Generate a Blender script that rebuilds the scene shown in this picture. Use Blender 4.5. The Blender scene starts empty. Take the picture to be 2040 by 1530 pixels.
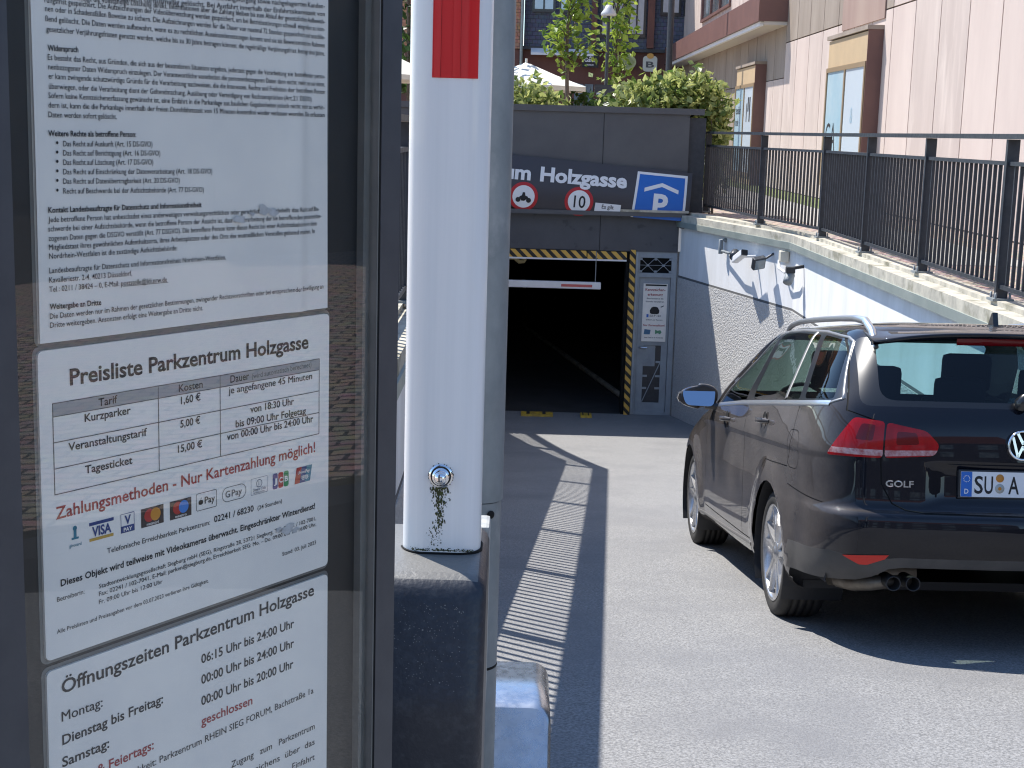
import bpy, bmesh, math, random
import numpy as np
from mathutils import Vector, Matrix
from mathutils.bvhtree import BVHTree
from mathutils.interpolate import poly_3d_calc
V = Vector
R_ = math.radians
random.seed(7)
SC = bpy.context.scene
COL = SC.collection

# ------------------------------------------------------------------ camera, sky, sun, exposure
F_PX, CX, CY = 2900.0, 1020.0, 765.0
PITCH = math.atan(503 / 2900.0); ROLL = R_(1.6)
EYE = V((0, 0, 1.6))
_f = V((0, math.cos(PITCH), -math.sin(PITCH))); _r0 = V((1, 0, 0)); _u0 = _r0.cross(_f)
_r = _r0 * math.cos(ROLL) + _u0 * math.sin(ROLL); _u = -_r0 * math.sin(ROLL) + _u0 * math.cos(ROLL)
cam = bpy.data.cameras.new('camera'); cam.sensor_width = 36.0; cam.lens = F_PX / 2040 * 36
cam.clip_start = 0.05; cam.clip_end = 500
cam_o = bpy.data.objects.new('camera', cam); COL.objects.link(cam_o)
m3 = Matrix((_r, _u, -_f)).transposed(); cam_o.matrix_world = Matrix.Translation(EYE) @ m3.to_4x4()
SC.camera = cam_o
SUN_DIR = V((-0.47, 0.48, 1.0)).normalized()
world = bpy.data.worlds.new('World'); SC.world = world; world.use_nodes = True
nt = world.node_tree
sky = nt.nodes.new('ShaderNodeTexSky'); sky.sky_type = 'NISHITA'; sky.sun_disc = False
sky.sun_elevation = math.asin(SUN_DIR.z); sky.sun_rotation = math.atan2(SUN_DIR.x, SUN_DIR.y)
sky.air_density = 1.0; sky.dust_density = 0.0; sky.ozone_density = 3.6
bg = nt.nodes['Background']; bg.inputs['Strength'].default_value = 0.15
nt.links.new(sky.outputs['Color'], bg.inputs['Color'])
sun = bpy.data.lights.new('sun', 'SUN'); sun.energy = 4.5; sun.angle = R_(0.5); sun.color = (1.0, 0.955, 0.89)
sun_o = bpy.data.objects.new('sun', sun); COL.objects.link(sun_o)
sun_o.rotation_euler = SUN_DIR.to_track_quat('Z', 'Y').to_euler(); sun_o.location = SUN_DIR * 60
SC.view_settings.view_transform = 'Standard'; SC.view_settings.look = 'None'
SC.cycles.filter_width = 1.15
SC.view_settings.exposure = 0.80; SC.view_settings.gamma = 1.0

# ------------------------------------------------------------------ materials
MATS = {}
def nodes_of(name):
    m = bpy.data.materials.new(name); m.use_nodes = True
    n = m.node_tree.nodes; b = n['Principled BSDF']
    return m, m.node_tree, b
def mat(name, col, rough=0.6, metal=0.0, col2=None, nscale=8.0, ncon=(0.35, 0.65), bump=0.0, bscale=60.0, bdist=0.003,
        coat=0.0, spec=0.5, stretch=None, col3=None, n3=2.0, c3=(0.5, 0.7), detail=6.0, rvar=0.0):
    if name in MATS: return MATS[name]
    m, t, b = nodes_of(name)
    n, l = t.nodes, t.links
    b.inputs['Base Color'].default_value = (*col, 1); b.inputs['Roughness'].default_value = rough
    b.inputs['Metallic'].default_value = metal; b.inputs['Coat Weight'].default_value = coat
    b.inputs['Coat Roughness'].default_value = 0.03
    b.inputs['Specular IOR Level'].default_value = spec
    tc = n.new('ShaderNodeTexCoord'); vec = tc.outputs['Object']
    if stretch:
        mp = n.new('ShaderNodeMapping'); mp.inputs['Scale'].default_value = stretch
        l.new(vec, mp.inputs['Vector']); vec = mp.outputs['Vector']
    cur = None
    def noise(sc, con):
        x = n.new('ShaderNodeTexNoise'); x.inputs['Scale'].default_value = sc; x.inputs['Detail'].default_value = detail
        x.inputs['Roughness'].default_value = 0.62
        l.new(vec, x.inputs['Vector'])
        r = n.new('ShaderNodeValToRGB'); r.color_ramp.elements[0].position = con[0]; r.color_ramp.elements[1].position = con[1]
        l.new(x.outputs['Fac'], r.inputs['Fac']); return r.outputs['Color']
    def mix(a, bcol, fac):
        x = n.new('ShaderNodeMix'); x.data_type = 'RGBA'
        if hasattr(a, 'links'): l.new(a, x.inputs[6])
        else: x.inputs[6].default_value = (*a, 1)
        x.inputs[7].default_value = (*bcol, 1); l.new(fac, x.inputs[0]); return x.outputs[2]
    if col2: cur = mix(col, col2, noise(nscale, ncon))
    if col3: cur = mix(cur if cur is not None else col, col3, noise(n3, c3))
    if cur is not None: l.new(cur, b.inputs['Base Color'])
    if rvar:
        x = n.new('ShaderNodeMapRange'); x.inputs['To Min'].default_value = max(0.02, rough - rvar); x.inputs['To Max'].default_value = rough + rvar
        l.new(noise(nscale * 1.7, (0.3, 0.7)), x.inputs['Value']); l.new(x.outputs['Result'], b.inputs['Roughness'])
    if bump:
        x = n.new('ShaderNodeTexNoise'); x.inputs['Scale'].default_value = bscale; x.inputs['Detail'].default_value = 4
        l.new(vec, x.inputs['Vector'])
        bp = n.new('ShaderNodeBump'); bp.inputs['Strength'].default_value = bump; bp.inputs['Distance'].default_value = bdist
        l.new(x.outputs['Fac'], bp.inputs['Height']); l.new(bp.outputs['Normal'], b.inputs['Normal'])
    MATS[name] = m; return m
def glass(name, tint, ior=1.5, rough=0.0, wav=0.0, wscale=3.0):
    m, t, b = nodes_of(name); n, l = t.nodes, t.links; n.remove(b)
    tr = n.new('ShaderNodeBsdfTransparent'); tr.inputs['Color'].default_value = (*tint, 1)
    gl = n.new('ShaderNodeBsdfGlossy'); gl.inputs['Roughness'].default_value = rough
    lw = n.new('ShaderNodeLayerWeight'); lw.inputs['Blend'].default_value = .5        # Schlick reflectance, the same from both sides
    p5 = n.new('ShaderNodeMath'); p5.operation = 'POWER'; l.new(lw.outputs['Facing'], p5.inputs[0]); p5.inputs[1].default_value = 5.0
    r0 = ((ior - 1) / (ior + 1)) ** 2; fr = n.new('ShaderNodeMath'); fr.operation = 'MULTIPLY_ADD'; l.new(p5.outputs[0], fr.inputs[0]); fr.inputs[1].default_value = 1 - r0; fr.inputs[2].default_value = r0
    if r0 < 1e-4: fr.inputs[1].default_value = 0
    mx = n.new('ShaderNodeMixShader'); l.new(fr.outputs[0], mx.inputs[0]); l.new(tr.outputs[0], mx.inputs[1]); l.new(gl.outputs[0], mx.inputs[2])
    if wav:
        tc = n.new('ShaderNodeTexCoord'); x = n.new('ShaderNodeTexNoise'); x.inputs['Scale'].default_value = wscale
        l.new(tc.outputs['Object'], x.inputs['Vector'])
        bp = n.new('ShaderNodeBump'); bp.inputs['Strength'].default_value = wav; bp.inputs['Distance'].default_value = 0.02
        l.new(x.outputs['Fac'], bp.inputs['Height']); l.new(bp.outputs['Normal'], gl.inputs['Normal'])
    l.new(mx.outputs[0], n['Material Output'].inputs['Surface']); return m
def leafmat(name, c1, c2):
    m, t, b = nodes_of(name); n, l = t.nodes, t.links
    geo = n.new('ShaderNodeNewGeometry')
    r = n.new('ShaderNodeValToRGB'); r.color_ramp.elements[0].color = (*c1, 1); r.color_ramp.elements[1].color = (*c2, 1)
    l.new(geo.outputs['Random Per Island'], r.inputs['Fac']); l.new(r.outputs['Color'], b.inputs['Base Color'])
    b.inputs['Roughness'].default_value = 0.38
    tl = n.new('ShaderNodeBsdfTranslucent'); l.new(r.outputs['Color'], tl.inputs['Color'])
    mx = n.new('ShaderNodeMixShader'); mx.inputs[0].default_value = 0.45
    l.new(b.outputs[0], mx.inputs[1]); l.new(tl.outputs[0], mx.inputs[2]); l.new(mx.outputs[0], n['Material Output'].inputs['Surface'])
    return m
def stripes(name, c1, c2, axis, period, slant, duty=0.5):
    # diagonal hazard tape: painted pattern in the object's own coordinates
    m, t, b = nodes_of(name); n, l = t.nodes, t.links
    tc = n.new('ShaderNodeTexCoord'); s = n.new('ShaderNodeSeparateXYZ'); l.new(tc.outputs['Object'], s.inputs[0])
    o = n.new('ShaderNodeMath'); o.operation = 'MULTIPLY'; l.new(s.outputs['X' if axis == 'Z' else 'Z'], o.inputs[0]); o.inputs[1].default_value = slant
    a = n.new('ShaderNodeMath'); a.operation = 'ADD'; l.new(s.outputs[axis], a.inputs[0]); l.new(o.outputs[0], a.inputs[1])
    d = n.new('ShaderNodeMath'); d.operation = 'DIVIDE'; l.new(a.outputs[0], d.inputs[0]); d.inputs[1].default_value = period
    f = n.new('ShaderNodeMath'); f.operation = 'FRACT'; l.new(d.outputs[0], f.inputs[0])
    g = n.new('ShaderNodeMath'); g.operation = 'GREATER_THAN'; l.new(f.outputs[0], g.inputs[0]); g.inputs[1].default_value = duty
    x = n.new('ShaderNodeMix'); x.data_type = 'RGBA'; l.new(g.outputs[0], x.inputs[0]); x.inputs[6].default_value = (*c1, 1); x.inputs[7].default_value = (*c2, 1)
    l.new(x.outputs[2], b.inputs['Base Color']); b.inputs['Roughness'].default_value = 0.5
    return m
def bricks(name, c1, c2, mortar, scale, w, h, msize=0.02, rough=0.8, rot=None, bump=0.4):
    m, t, b = nodes_of(name); n, l = t.nodes, t.links
    tc = n.new('ShaderNodeTexCoord'); mp = n.new('ShaderNodeMapping'); l.new(tc.outputs['Object'], mp.inputs[0])
    if rot: mp.inputs['Rotation'].default_value = rot
    k = n.new('ShaderNodeTexBrick'); l.new(mp.outputs[0], k.inputs['Vector'])
    k.inputs['Color1'].default_value = (*c1, 1); k.inputs['Color2'].default_value = (*c2, 1); k.inputs['Mortar'].default_value = (*mortar, 1)
    k.inputs['Scale'].default_value = scale; k.inputs['Mortar Size'].default_value = msize
    k.inputs['Brick Width'].default_value = w; k.inputs['Row Height'].default_value = h
    x = n.new('ShaderNodeTexNoise'); x.inputs['Scale'].default_value = 9; l.new(mp.outputs[0], x.inputs['Vector'])
    mx = n.new('ShaderNodeMix'); mx.data_type = 'RGBA'; mx.blend_type = 'OVERLAY'; mx.inputs[0].default_value = 0.5
    l.new(k.outputs['Color'], mx.inputs[6]); l.new(x.outputs['Color'], mx.inputs[7])
    l.new(mx.outputs[2], b.inputs['Base Color']); b.inputs['Roughness'].default_value = rough
    bp = n.new('ShaderNodeBump'); bp.inputs['Strength'].default_value = bump; bp.inputs['Distance'].default_value = 0.01; bp.invert = True
    l.new(k.outputs['Fac'], bp.inputs['Height']); l.new(bp.outputs['Normal'], b.inputs['Normal'])
    return m

M = {}
M['asphalt'] = mat('asphalt', (.135, .135, .136), .85, col2=(.305, .302, .298), nscale=92, ncon=(.37, .63), bump=.9, bscale=120, bdist=.006,
                   col3=(.17, .17, .175), n3=1.1, c3=(.45, .75), detail=5)
M['paving'] = bricks('brick_paving', (.46, .35, .28), (.36, .28, .23), (.06, .055, .05), 2.9, .5, .25, .03, rot=(0, 0, R_(-117)), bump=.6)
M['slab'] = mat('pale_paving', (.40, .37, .33), .85, col2=(.32, .30, .27), nscale=5, bump=.3, bscale=40)
M['grass'] = mat('short_grass', (.10, .16, .04), .9, col2=(.2, .2, .08), nscale=9, bump=.8, bscale=50, bdist=.03)
M['render'] = mat('white_render', (.82, .82, .82), .8, col2=(.70, .70, .69), nscale=3, stretch=(1, 1, .25), bump=.12, bscale=25, col3=(.6, .6, .58), n3=1.2, c3=(.6, .85))
M['roughcast'] = mat('roughcast_render', (.60, .59, .57), .9, col2=(.44, .435, .43), nscale=40, bump=.95, bscale=42, bdist=.03)
M['seam_dark'] = mat('dark_joint', (.12, .12, .12), .9)
M['concrete'] = mat('mossy_concrete', (.54, .50, .41), .9, col2=(.34, .32, .27), nscale=6, bump=.5, bscale=40, col3=(.16, .15, .09), n3=3, c3=(.55, .75))
M['zinc'] = mat('grey_green_metal', (.26, .30, .28), .5, metal=.3, col2=(.34, .37, .34), nscale=3)
M['rail'] = mat('anthracite_steel', (.030, .034, .042), .42, col2=(.045, .05, .06), nscale=14, bump=.1, bscale=80, rvar=.1)
M['fascia'] = mat('dark_grey_panel', (.095, .095, .10), .5, col2=(.082, .081, .088), nscale=2.2, col3=(.12, .12, .122), n3=.9, c3=(.45, .8))
M['banner'] = mat('charcoal_film', (.050, .044, .046), .35, col2=(.05, .045, .05), nscale=3)
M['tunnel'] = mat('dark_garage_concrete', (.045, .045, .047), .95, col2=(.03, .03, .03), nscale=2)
M['door'] = mat('grey_door_paint', (.34, .38, .41), .5, col2=(.28, .31, .34), nscale=5, bump=.1)
M['white'] = mat('white_paint', (.80, .80, .80), .45, col2=(.74, .74, .74), nscale=4)
M['paper'] = mat('laminated_paper', (.92, .875, .80), .34, col2=(.84, .805, .75), nscale=9, bump=.08, bscale=14, bdist=.004)
M['ink'] = mat('black_ink', (.012, .012, .014), .6)
M['greyink'] = mat('grey_ink', (.10, .10, .10), .6)
M['red'] = mat('red_ink', (.36, .03, .03), .6)
M['greyfill'] = mat('grey_table_header', (.36, .35, .34), .6)
M['frame'] = mat('anthracite_frame', (.052, .055, .064), .45, col2=(.064, .067, .076), nscale=20, bump=.08, bscale=200, bdist=.001, col3=(.022, .022, .025), n3=5, c3=(.68, .72))
M['board'] = mat('black_backboard', (.012, .014, .016), .5, col2=(.02, .02, .02), nscale=10)
M['seal'] = mat('grey_seal', (.20, .195, .18), .55, col2=(.15, .15, .14), nscale=12)
M['cover'] = glass('acrylic_cover', (.99, .995, .995), 1.8, .012, .012, 5.0)
M['armwhite'] = mat('white_powder_coat', (.86, .86, .855), .38, col2=(.76, .765, .765), nscale=34, stretch=(1, 1, .02), bump=.04, bscale=60, coat=.3, col3=(.55, .56, .55), n3=30, c3=(.72, .8))
M['galv'] = mat('galvanised_steel', (.25, .275, .285), .55, metal=.2, col2=(.18, .20, .21), nscale=22, ncon=(.3, .7), rvar=.1, col3=(.33, .345, .35), n3=11, c3=(.58, .72), stretch=(1, 1, .6))
M['steel'] = mat('stainless_steel', (.55, .57, .60), .28, metal=.95, col2=(.46, .48, .51), nscale=30, rvar=.05, col3=(.30, .31, .33), n3=40, c3=(.66, .74))
M['blackbox'] = mat('black_grained_plastic', (.022, .026, .036), .42, col2=(.04, .045, .055), nscale=70, ncon=(.5, .7), bump=.5, bscale=130, bdist=.002, col3=(.10, .105, .11), n3=150, c3=(.68, .74))
M['moss'] = mat('green_algae', (.07, .085, .022), .9, col2=(.03, .028, .016), nscale=220)
M['redfilm'] = mat('red_reflective_film', (.62, .010, .014), .28, bump=.15, bscale=120, bdist=.001, col2=(.70, .03, .03), nscale=40, stretch=(1, 1, .03))
M['chrome'] = mat('chrome', (.78, .79, .80), .12, metal=1.0)
M['alu'] = mat('satin_aluminium', (.72, .73, .74), .28, metal=.9)
M['yellow'] = mat('yellow_rubber', (.62, .40, .03), .6, col2=(.25, .17, .04), nscale=14)
M['blue'] = mat('traffic_blue', (.012, .13, .50), .35)
M['signred'] = mat('traffic_red', (.46, .015, .02), .4)
M['signwhite'] = mat('sign_white', (.78, .78, .78), .4)
M['pink'] = mat('pink_fibre_panel', (.555, .455, .40), .75, col2=(.47, .38, .335), nscale=1.4, stretch=(1, 1, .2), col3=(.60, .50, .44), n3=3)
M['tan'] = mat('tan_panel', (.50, .365, .215), .65, col2=(.45, .33, .20), nscale=2)
M['olive'] = mat('weathered_panel', (.33, .27, .22), .75, col2=(.25, .20, .16), nscale=1.6, stretch=(1, 1, .2))
M['brown'] = mat('brown_metal', (.17, .085, .07), .5, col2=(.14, .07, .06), nscale=2)
M['film'] = mat('frosted_window_film', (.42, .62, .72), .25, col2=(.55, .70, .76), nscale=1.1, coat=.5)
M['film2'] = mat('white_window_film', (.66, .74, .80), .25, coat=.5)
M['slate'] = bricks('slate_shingles', (.085, .098, .145), (.065, .078, .12), (.025, .028, .045), 4.0, .8, .6, .03, .6, rot=(R_(90), 0, 0), bump=.5)
M['redbrown'] = mat('red_brown_shopfront', (.17, .07, .05), .7, col2=(.12, .05, .04), nscale=1.3)
M['tile'] = bricks('clay_tile_cladding', (.50, .25, .15), (.42, .20, .12), (.14, .07, .05), 5.0, .8, .6, .04, .8, rot=(R_(90), 0, 0))
M['pane'] = mat('dark_window_pane', (.10, .14, .17), .08, coat=1.0, col2=(.3, .34, .36), nscale=1.3)
M['curtain'] = mat('pale_curtain_pane', (.48, .47, .48), .3, col2=(.40, .40, .42), nscale=3, coat=.6)
M['canvas'] = mat('cream_canvas', (.80, .77, .68), .85, col2=(.74, .71, .62), nscale=2)
M['bark'] = mat('bark', (.16, .12, .09), .9, col2=(.1, .08, .06), nscale=20, bump=.6, bscale=30)
M['leaf'] = leafmat('light_leaves', (.09, .18, .02), (.40, .50, .08))
M['leaf2'] = leafmat('hedge_leaves', (.08, .15, .03), (.62, .64, .24))
M['leafd'] = leafmat('dark_leaves', (.03, .07, .015), (.07, .13, .03))
M['plastic'] = mat('dark_plastic', (.02, .021, .024), .5)
M['facade'] = mat('dark_facade', (.035, .034, .034), .7, col2=(.05, .045, .04), nscale=1)
M['plaster'] = mat('darkened_plaster', (.09, .09, .10), .8, col2=(.07, .07, .08), nscale=2)
def sunlit_top_black():
    m = M['blackbox']; t = m.node_tree; n, l = t.nodes, t.links; b = n['Principled BSDF']
    src = b.inputs['Base Color'].links[0].from_socket
    g = n.new('ShaderNodeNewGeometry'); s = n.new('ShaderNodeSeparateXYZ'); l.new(g.outputs['True Normal'], s.inputs[0])
    r = n.new('ShaderNodeMapRange'); l.new(s.outputs['Z'], r.inputs['Value']); r.inputs['From Min'].default_value = .80; r.inputs['From Max'].default_value = .995
    x = n.new('ShaderNodeMix'); x.data_type = 'RGBA'; l.new(r.outputs[0], x.inputs[0]); l.new(src, x.inputs[6]); x.inputs[7].default_value = (.17, .165, .155, 1)
    l.new(x.outputs[2], b.inputs['Base Color'])
sunlit_top_black()      # dust grey on upward faces stands in for the cabinet top's sunlit sheen
# car
def carpaint():
    m, t, b = nodes_of('black_car_paint'); n, l = t.nodes, t.links
    tc = n.new('ShaderNodeTexCoord'); geo = n.new('ShaderNodeNewGeometry')
    x = n.new('ShaderNodeTexNoise'); x.inputs['Scale'].default_value = 3.2; x.inputs['Detail'].default_value = 8; l.new(tc.outputs['Object'], x.inputs['Vector'])
    y = n.new('ShaderNodeTexNoise'); y.inputs['Scale'].default_value = 60; y.inputs['Detail'].default_value = 3; l.new(tc.outputs['Object'], y.inputs['Vector'])
    s = n.new('ShaderNodeSeparateXYZ'); l.new(tc.outputs['Object'], s.inputs[0])
    side = n.new('ShaderNodeMapRange'); l.new(s.outputs['X'], side.inputs['Value'])      # road dust settles on the flanks
    side.inputs['From Min'].default_value = -.70; side.inputs['From Max'].default_value = -.88; side.inputs['To Min'].default_value = .0; side.inputs['To Max'].default_value = 1.3
    a = n.new('ShaderNodeMath'); a.operation = 'MULTIPLY'; l.new(x.outputs['Fac'], a.inputs[0]); l.new(side.outputs[0], a.inputs[1])
    gs = n.new('ShaderNodeSeparateXYZ'); l.new(geo.outputs['Normal'], gs.inputs[0]); up = n.new('ShaderNodeMapRange'); l.new(gs.outputs['Z'], up.inputs['Value'])
    up.inputs['From Min'].default_value = .80; up.inputs['From Max'].default_value = .97; up.inputs['To Max'].default_value = .55       # and on the roof
    sm = n.new('ShaderNodeMath'); sm.operation = 'ADD'; l.new(a.outputs[0], sm.inputs[0]); l.new(up.outputs[0], sm.inputs[1]); a = sm
    c = n.new('ShaderNodeMath'); c.operation = 'MULTIPLY'; l.new(a.outputs[0], c.inputs[0])
    ys = n.new('ShaderNodeMapRange'); l.new(y.outputs['Fac'], ys.inputs['Value']); ys.inputs['To Min'].default_value = .40; ys.inputs['To Max'].default_value = .60; l.new(ys.outputs[0], c.inputs[1])
    d = n.new('ShaderNodeMath'); d.operation = 'MULTIPLY'; l.new(c.outputs[0], d.inputs[0]); d.inputs[1].default_value = .95; d.use_clamp = True
    mx = n.new('ShaderNodeMix'); mx.data_type = 'RGBA'; l.new(d.outputs[0], mx.inputs[0])
    mx.inputs[6].default_value = (.004, .005, .010, 1); mx.inputs[7].default_value = (.24, .205, .175, 1)
    l.new(mx.outputs[2], b.inputs['Base Color']); b.inputs['Roughness'].default_value = .5; b.inputs['Specular IOR Level'].default_value = .05
    b.inputs['Coat Weight'].default_value = 1.0; b.inputs['Coat Roughness'].default_value = .02; b.inputs['Coat IOR'].default_value = 1.45
    return m
M['paint'] = carpaint()
M['blacktrim'] = mat('black_trim', (.012, .012, .013), .28, coat=.4)
M['gap'] = mat('panel_gap', (.002, .002, .002), .9)
M['lowplastic'] = mat('grey_bumper_plastic', (.060, .058, .056), .6, col2=(.085, .08, .075), nscale=7)
M['lens'] = mat('red_lamp_lens', (.40, .004, .008), .12, coat=.35, spec=.25, col2=(.30, .003, .006), nscale=30, stretch=(1, 1, .2))
M['lensdark'] = mat('dark_red_lamp', (.13, .002, .005), .1, coat=.35, spec=.25)
M['lensclear'] = mat('clear_lamp_band', (.55, .36, .36), .12, coat=.4, col2=(.35, .10, .10), nscale=45)
M['lensred2'] = mat('bright_red_reflector', (.62, .03, .02), .25, coat=.3, spec=.3)
M['rubber'] = mat('tyre_rubber', (.018, .018, .019), .8, col2=(.035, .033, .03), nscale=18, bump=.2)
M['sidewall'] = M['rubber']
M['rim'] = mat('alloy_rim', (.62, .62, .63), .25, metal=.85, col2=(.5, .49, .48), nscale=8)
M['rimdark'] = mat('dark_metal_grey', (.05, .05, .052), .5, metal=.5)  # dark grey metal of brake discs and exhaust pipes
M['sglass'] = glass('tinted_side_glass', (.30, .38, .34), 1.52)
M['rglass'] = glass('tinted_rear_glass', (.36, .52, .56), 1.52)
M['wglass'] = glass('windscreen_glass', (.75, .95, .92), 1.52)
M['seat'] = mat('dark_seat_cloth', (.016, .016, .02), .9)
M['exhaust'] = mat('dirty_exhaust', (.20, .18, .15), .5, metal=.6, col2=(.12, .1, .08), nscale=12)
M['orange'] = mat('orange_seal', (.55, .22, .03), .5)

# ------------------------------------------------------------------ mesh helpers
class MB:
    def __init__(s): s.v = []; s.f = []; s.mi = []; s.sm = []
    def add(s, verts, faces, mi=0, smooth=False):
        o = len(s.v); s.v += [tuple(p) for p in verts]
        for f in faces: s.f.append([i + o for i in f]); s.mi.append(mi); s.sm.append(smooth)
        return s
    def box(s, lo, hi, mi=0, bev=0.0, rot=None, piv=None):
        if bev:
            bm = bmesh.new(); bmesh.ops.create_cube(bm, size=1.0)
            for v in bm.verts: v.co = V([(lo[i] + hi[i]) / 2 + v.co[i] * (hi[i] - lo[i]) for i in range(3)])
            bmesh.ops.bevel(bm, geom=bm.edges[:], offset=bev, segments=2, profile=.6, affect='EDGES')
            bm.verts.index_update()
            vs = [v.co.copy() for v in bm.verts]; fs = [[v.index for v in f.verts] for f in bm.faces]; bm.free()
        else:
            vs = [V((x, y, z)) for z in (lo[2], hi[2]) for y in (lo[1], hi[1]) for x in (lo[0], hi[0])]
            fs = [(0, 2, 3, 1), (4, 5, 7, 6), (0, 1, 5, 4), (2, 6, 7, 3), (0, 4, 6, 2), (1, 3, 7, 5)]
        if rot is not None:
            p = V(piv) if piv is not None else V([(lo[i] + hi[i]) / 2 for i in range(3)])
            vs = [rot @ (v - p) + p for v in vs]
        return s.add(vs, fs, mi)
    def obox(s, c, ex, ey, ez, hx, hy, hz, mi=0):
        c = V(c); ex, ey, ez = V(ex), V(ey), V(ez)
        vs = [c + ex * (a * hx) + ey * (b * hy) + ez * (d * hz) for d in (-1, 1) for b in (-1, 1) for a in (-1, 1)]
        return s.add(vs, [(0, 2, 3, 1), (4, 5, 7, 6), (0, 1, 5, 4), (2, 6, 7, 3), (0, 4, 6, 2), (1, 3, 7, 5)], mi)
    def bar(s, a, b, w, h, mi=0, up=(0, 0, 1)):
        a, b = V(a), V(b); d = (b - a); L = d.length; d.normalize()
        sd = d.cross(V(up)); 
        if sd.length < 1e-5: sd = d.cross(V((1, 0, 0)))
        sd.normalize(); u = sd.cross(d)
        return s.obox((a + b) / 2, d, sd, u, L / 2, w / 2, h / 2, mi)
    def tube(s, pts, r, n=10, mi=0, cap=True, flat=1.0):
        pts = [V(p) for p in pts]; rr = r if isinstance(r, (list, tuple)) else [r] * len(pts)
        o = []; prev = None
        for i, p in enumerate(pts):
            d = (pts[min(i + 1, len(pts) - 1)] - pts[max(i - 1, 0)]).normalized()
            if prev is None:
                x = d.cross(V((0, 0, 1))); x = x if x.length > 1e-3 else d.cross(V((1, 0, 0)))
            else: x = prev - d * prev.dot(d)
            x.normalize(); prev = x; y = d.cross(x)
            o += [p + (x * math.cos(a) + y * math.sin(a) * flat) * rr[i] for a in [2 * math.pi * k / n for k in range(n)]]
        fs = [[i * n + k, i * n + (k + 1) % n, (i + 1) * n + (k + 1) % n, (i + 1) * n + k] for i in range(len(pts) - 1) for k in range(n)]
        s.add(o, fs, mi, True)
        if cap: s.add(o[:n], [list(range(n))[::-1]], mi); s.add(o[-n:], [list(range(n))], mi)
        return s
    def prism(s, poly, org, ex, ey, en, t, mi=0, smooth=False):
        # polygon in (ex,ey) at org extruded t along en
        org, ex, ey, en = V(org), V(ex), V(ey), V(en); n = len(poly)
        a = [org + ex * p[0] + ey * p[1] for p in poly]; b = [p + en * t for p in a]
        if t == 0: return s.add(a, [list(range(n))], mi)
        s.add(a + b, [list(range(n))[::-1], [n + i for i in range(n)]], mi)
        return s.add(a + b, [(i, (i + 1) % n, n + (i + 1) % n, n + i) for i in range(n)], mi, smooth)
    def lathe(s, prof, org, ax, ex, n=40, mi=0, smooth=True):
        # prof: (radius, along axis)
        org, ax, ex = V(org), V(ax), V(ex); ey = ax.cross(ex); k = len(prof)
        vs = [org + ax * h + (ex * math.cos(t) + ey * math.sin(t)) * r for t in [2 * math.pi * i / n for i in range(n)] for r, h in prof]
        fs = [(i * k + j, ((i + 1) % n) * k + j, ((i + 1) % n) * k + j + 1, i * k + j + 1) for i in range(n) for j in range(k - 1)]
        return s.add(vs, fs, mi, smooth)
    def text(s, t, org, ex, ey, size, width=None, bold=0.0, mi=0, align='L', fn=None, nrm=None, dx=0.0):
        if bold and 'M' in t:      # this glyph does not survive a thickened outline: two shifted copies instead
            for k in (-.5, .5): s.text(t, V(org) + (nrm or V(ex).cross(V(ey))) * (.0001 * (k > 0)), ex, ey, size, width, 0.0, mi, align, (lambda p, q, k=k: fn(p, q) + nrm * (.0001 * (k > 0))) if fn else None, nrm, k * bold * .9 * size)
            return s
        vs, fs, w, x0 = text_geo(t, bold)
        if w <= 0: return s
        org, ex, ey = V(org), V(ex), V(ey)
        kx = (width / w) if width else size
        off = {'L': 0, 'C': -w * kx / 2, 'R': -w * kx}[align]
        P = [((x - x0) * kx + off + dx, y * size) for x, y in vs]
        vv = [fn(*p) for p in P] if fn else [org + ex * a + ey * b for a, b in P]
        return s.add(vv, fs, mi)
    def build(s, name, mats, parent=None, loc=None):
        me = bpy.data.meshes.new(name); me.from_pydata(s.v, [], s.f)
        mats = mats if isinstance(mats, (list, tuple)) else [mats]
        for m in mats: me.materials.append(m)
        me.polygons.foreach_set('material_index', s.mi); me.polygons.foreach_set('use_smooth', s.sm)
        me.update()
        o = bpy.data.objects.new(name, me); COL.objects.link(o)
        if parent: o.parent = parent
        return o
_tc = {}
def text_geo(t, bold=0.0):
    k = (t, bold)
    if k not in _tc:
        c = bpy.data.curves.new('lettering', 'FONT'); c.body = t; c.size = 1.0; c.offset = bold; c.resolution_u = 2 if len(t) > 40 else 3
        o = bpy.data.objects.new('lettering', c); COL.objects.link(o)
        bpy.context.view_layer.update()
        me = o.evaluated_get(bpy.context.evaluated_depsgraph_get()).to_mesh()
        vs = [(v.co.x, v.co.y) for v in me.vertices]; fs = [list(p.vertices) for p in me.polygons]
        bpy.data.objects.remove(o); bpy.data.curves.remove(c)
        xs = [v[0] for v in vs] or [0]
        _tc[k] = (vs, fs, max(xs) - min(xs), min(xs))
    return _tc[k]
def circ(r, n=32, cx=0, cy=0, a0=0, a1=2 * math.pi, ry=None):
    full = abs(a1 - a0 - 2 * math.pi) < 1e-6
    return [(cx + r * math.cos(a0 + (a1 - a0) * i / (n if full else n - 1)), cy + (ry or r) * math.sin(a0 + (a1 - a0) * i / (n if full else n - 1))) for i in range(n)]
def rrect(x0, y0, x1, y1, r, n=5):
    p = []
    for cx, cy, a in ((x1 - r, y1 - r, 0), (x0 + r, y1 - r, 90), (x0 + r, y0 + r, 180), (x1 - r, y0 + r, 270)):
        p += [(cx + r * math.cos(R_(a + 90 * i / n)), cy + r * math.sin(R_(a + 90 * i / n))) for i in range(n + 1)]
    return p
def tag(o, label, cat, group=None):
    o['label'] = label; o['category'] = cat
    if group: o['group'] = group
    return o
def struct(o): o['kind'] = 'structure'; return o
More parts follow.
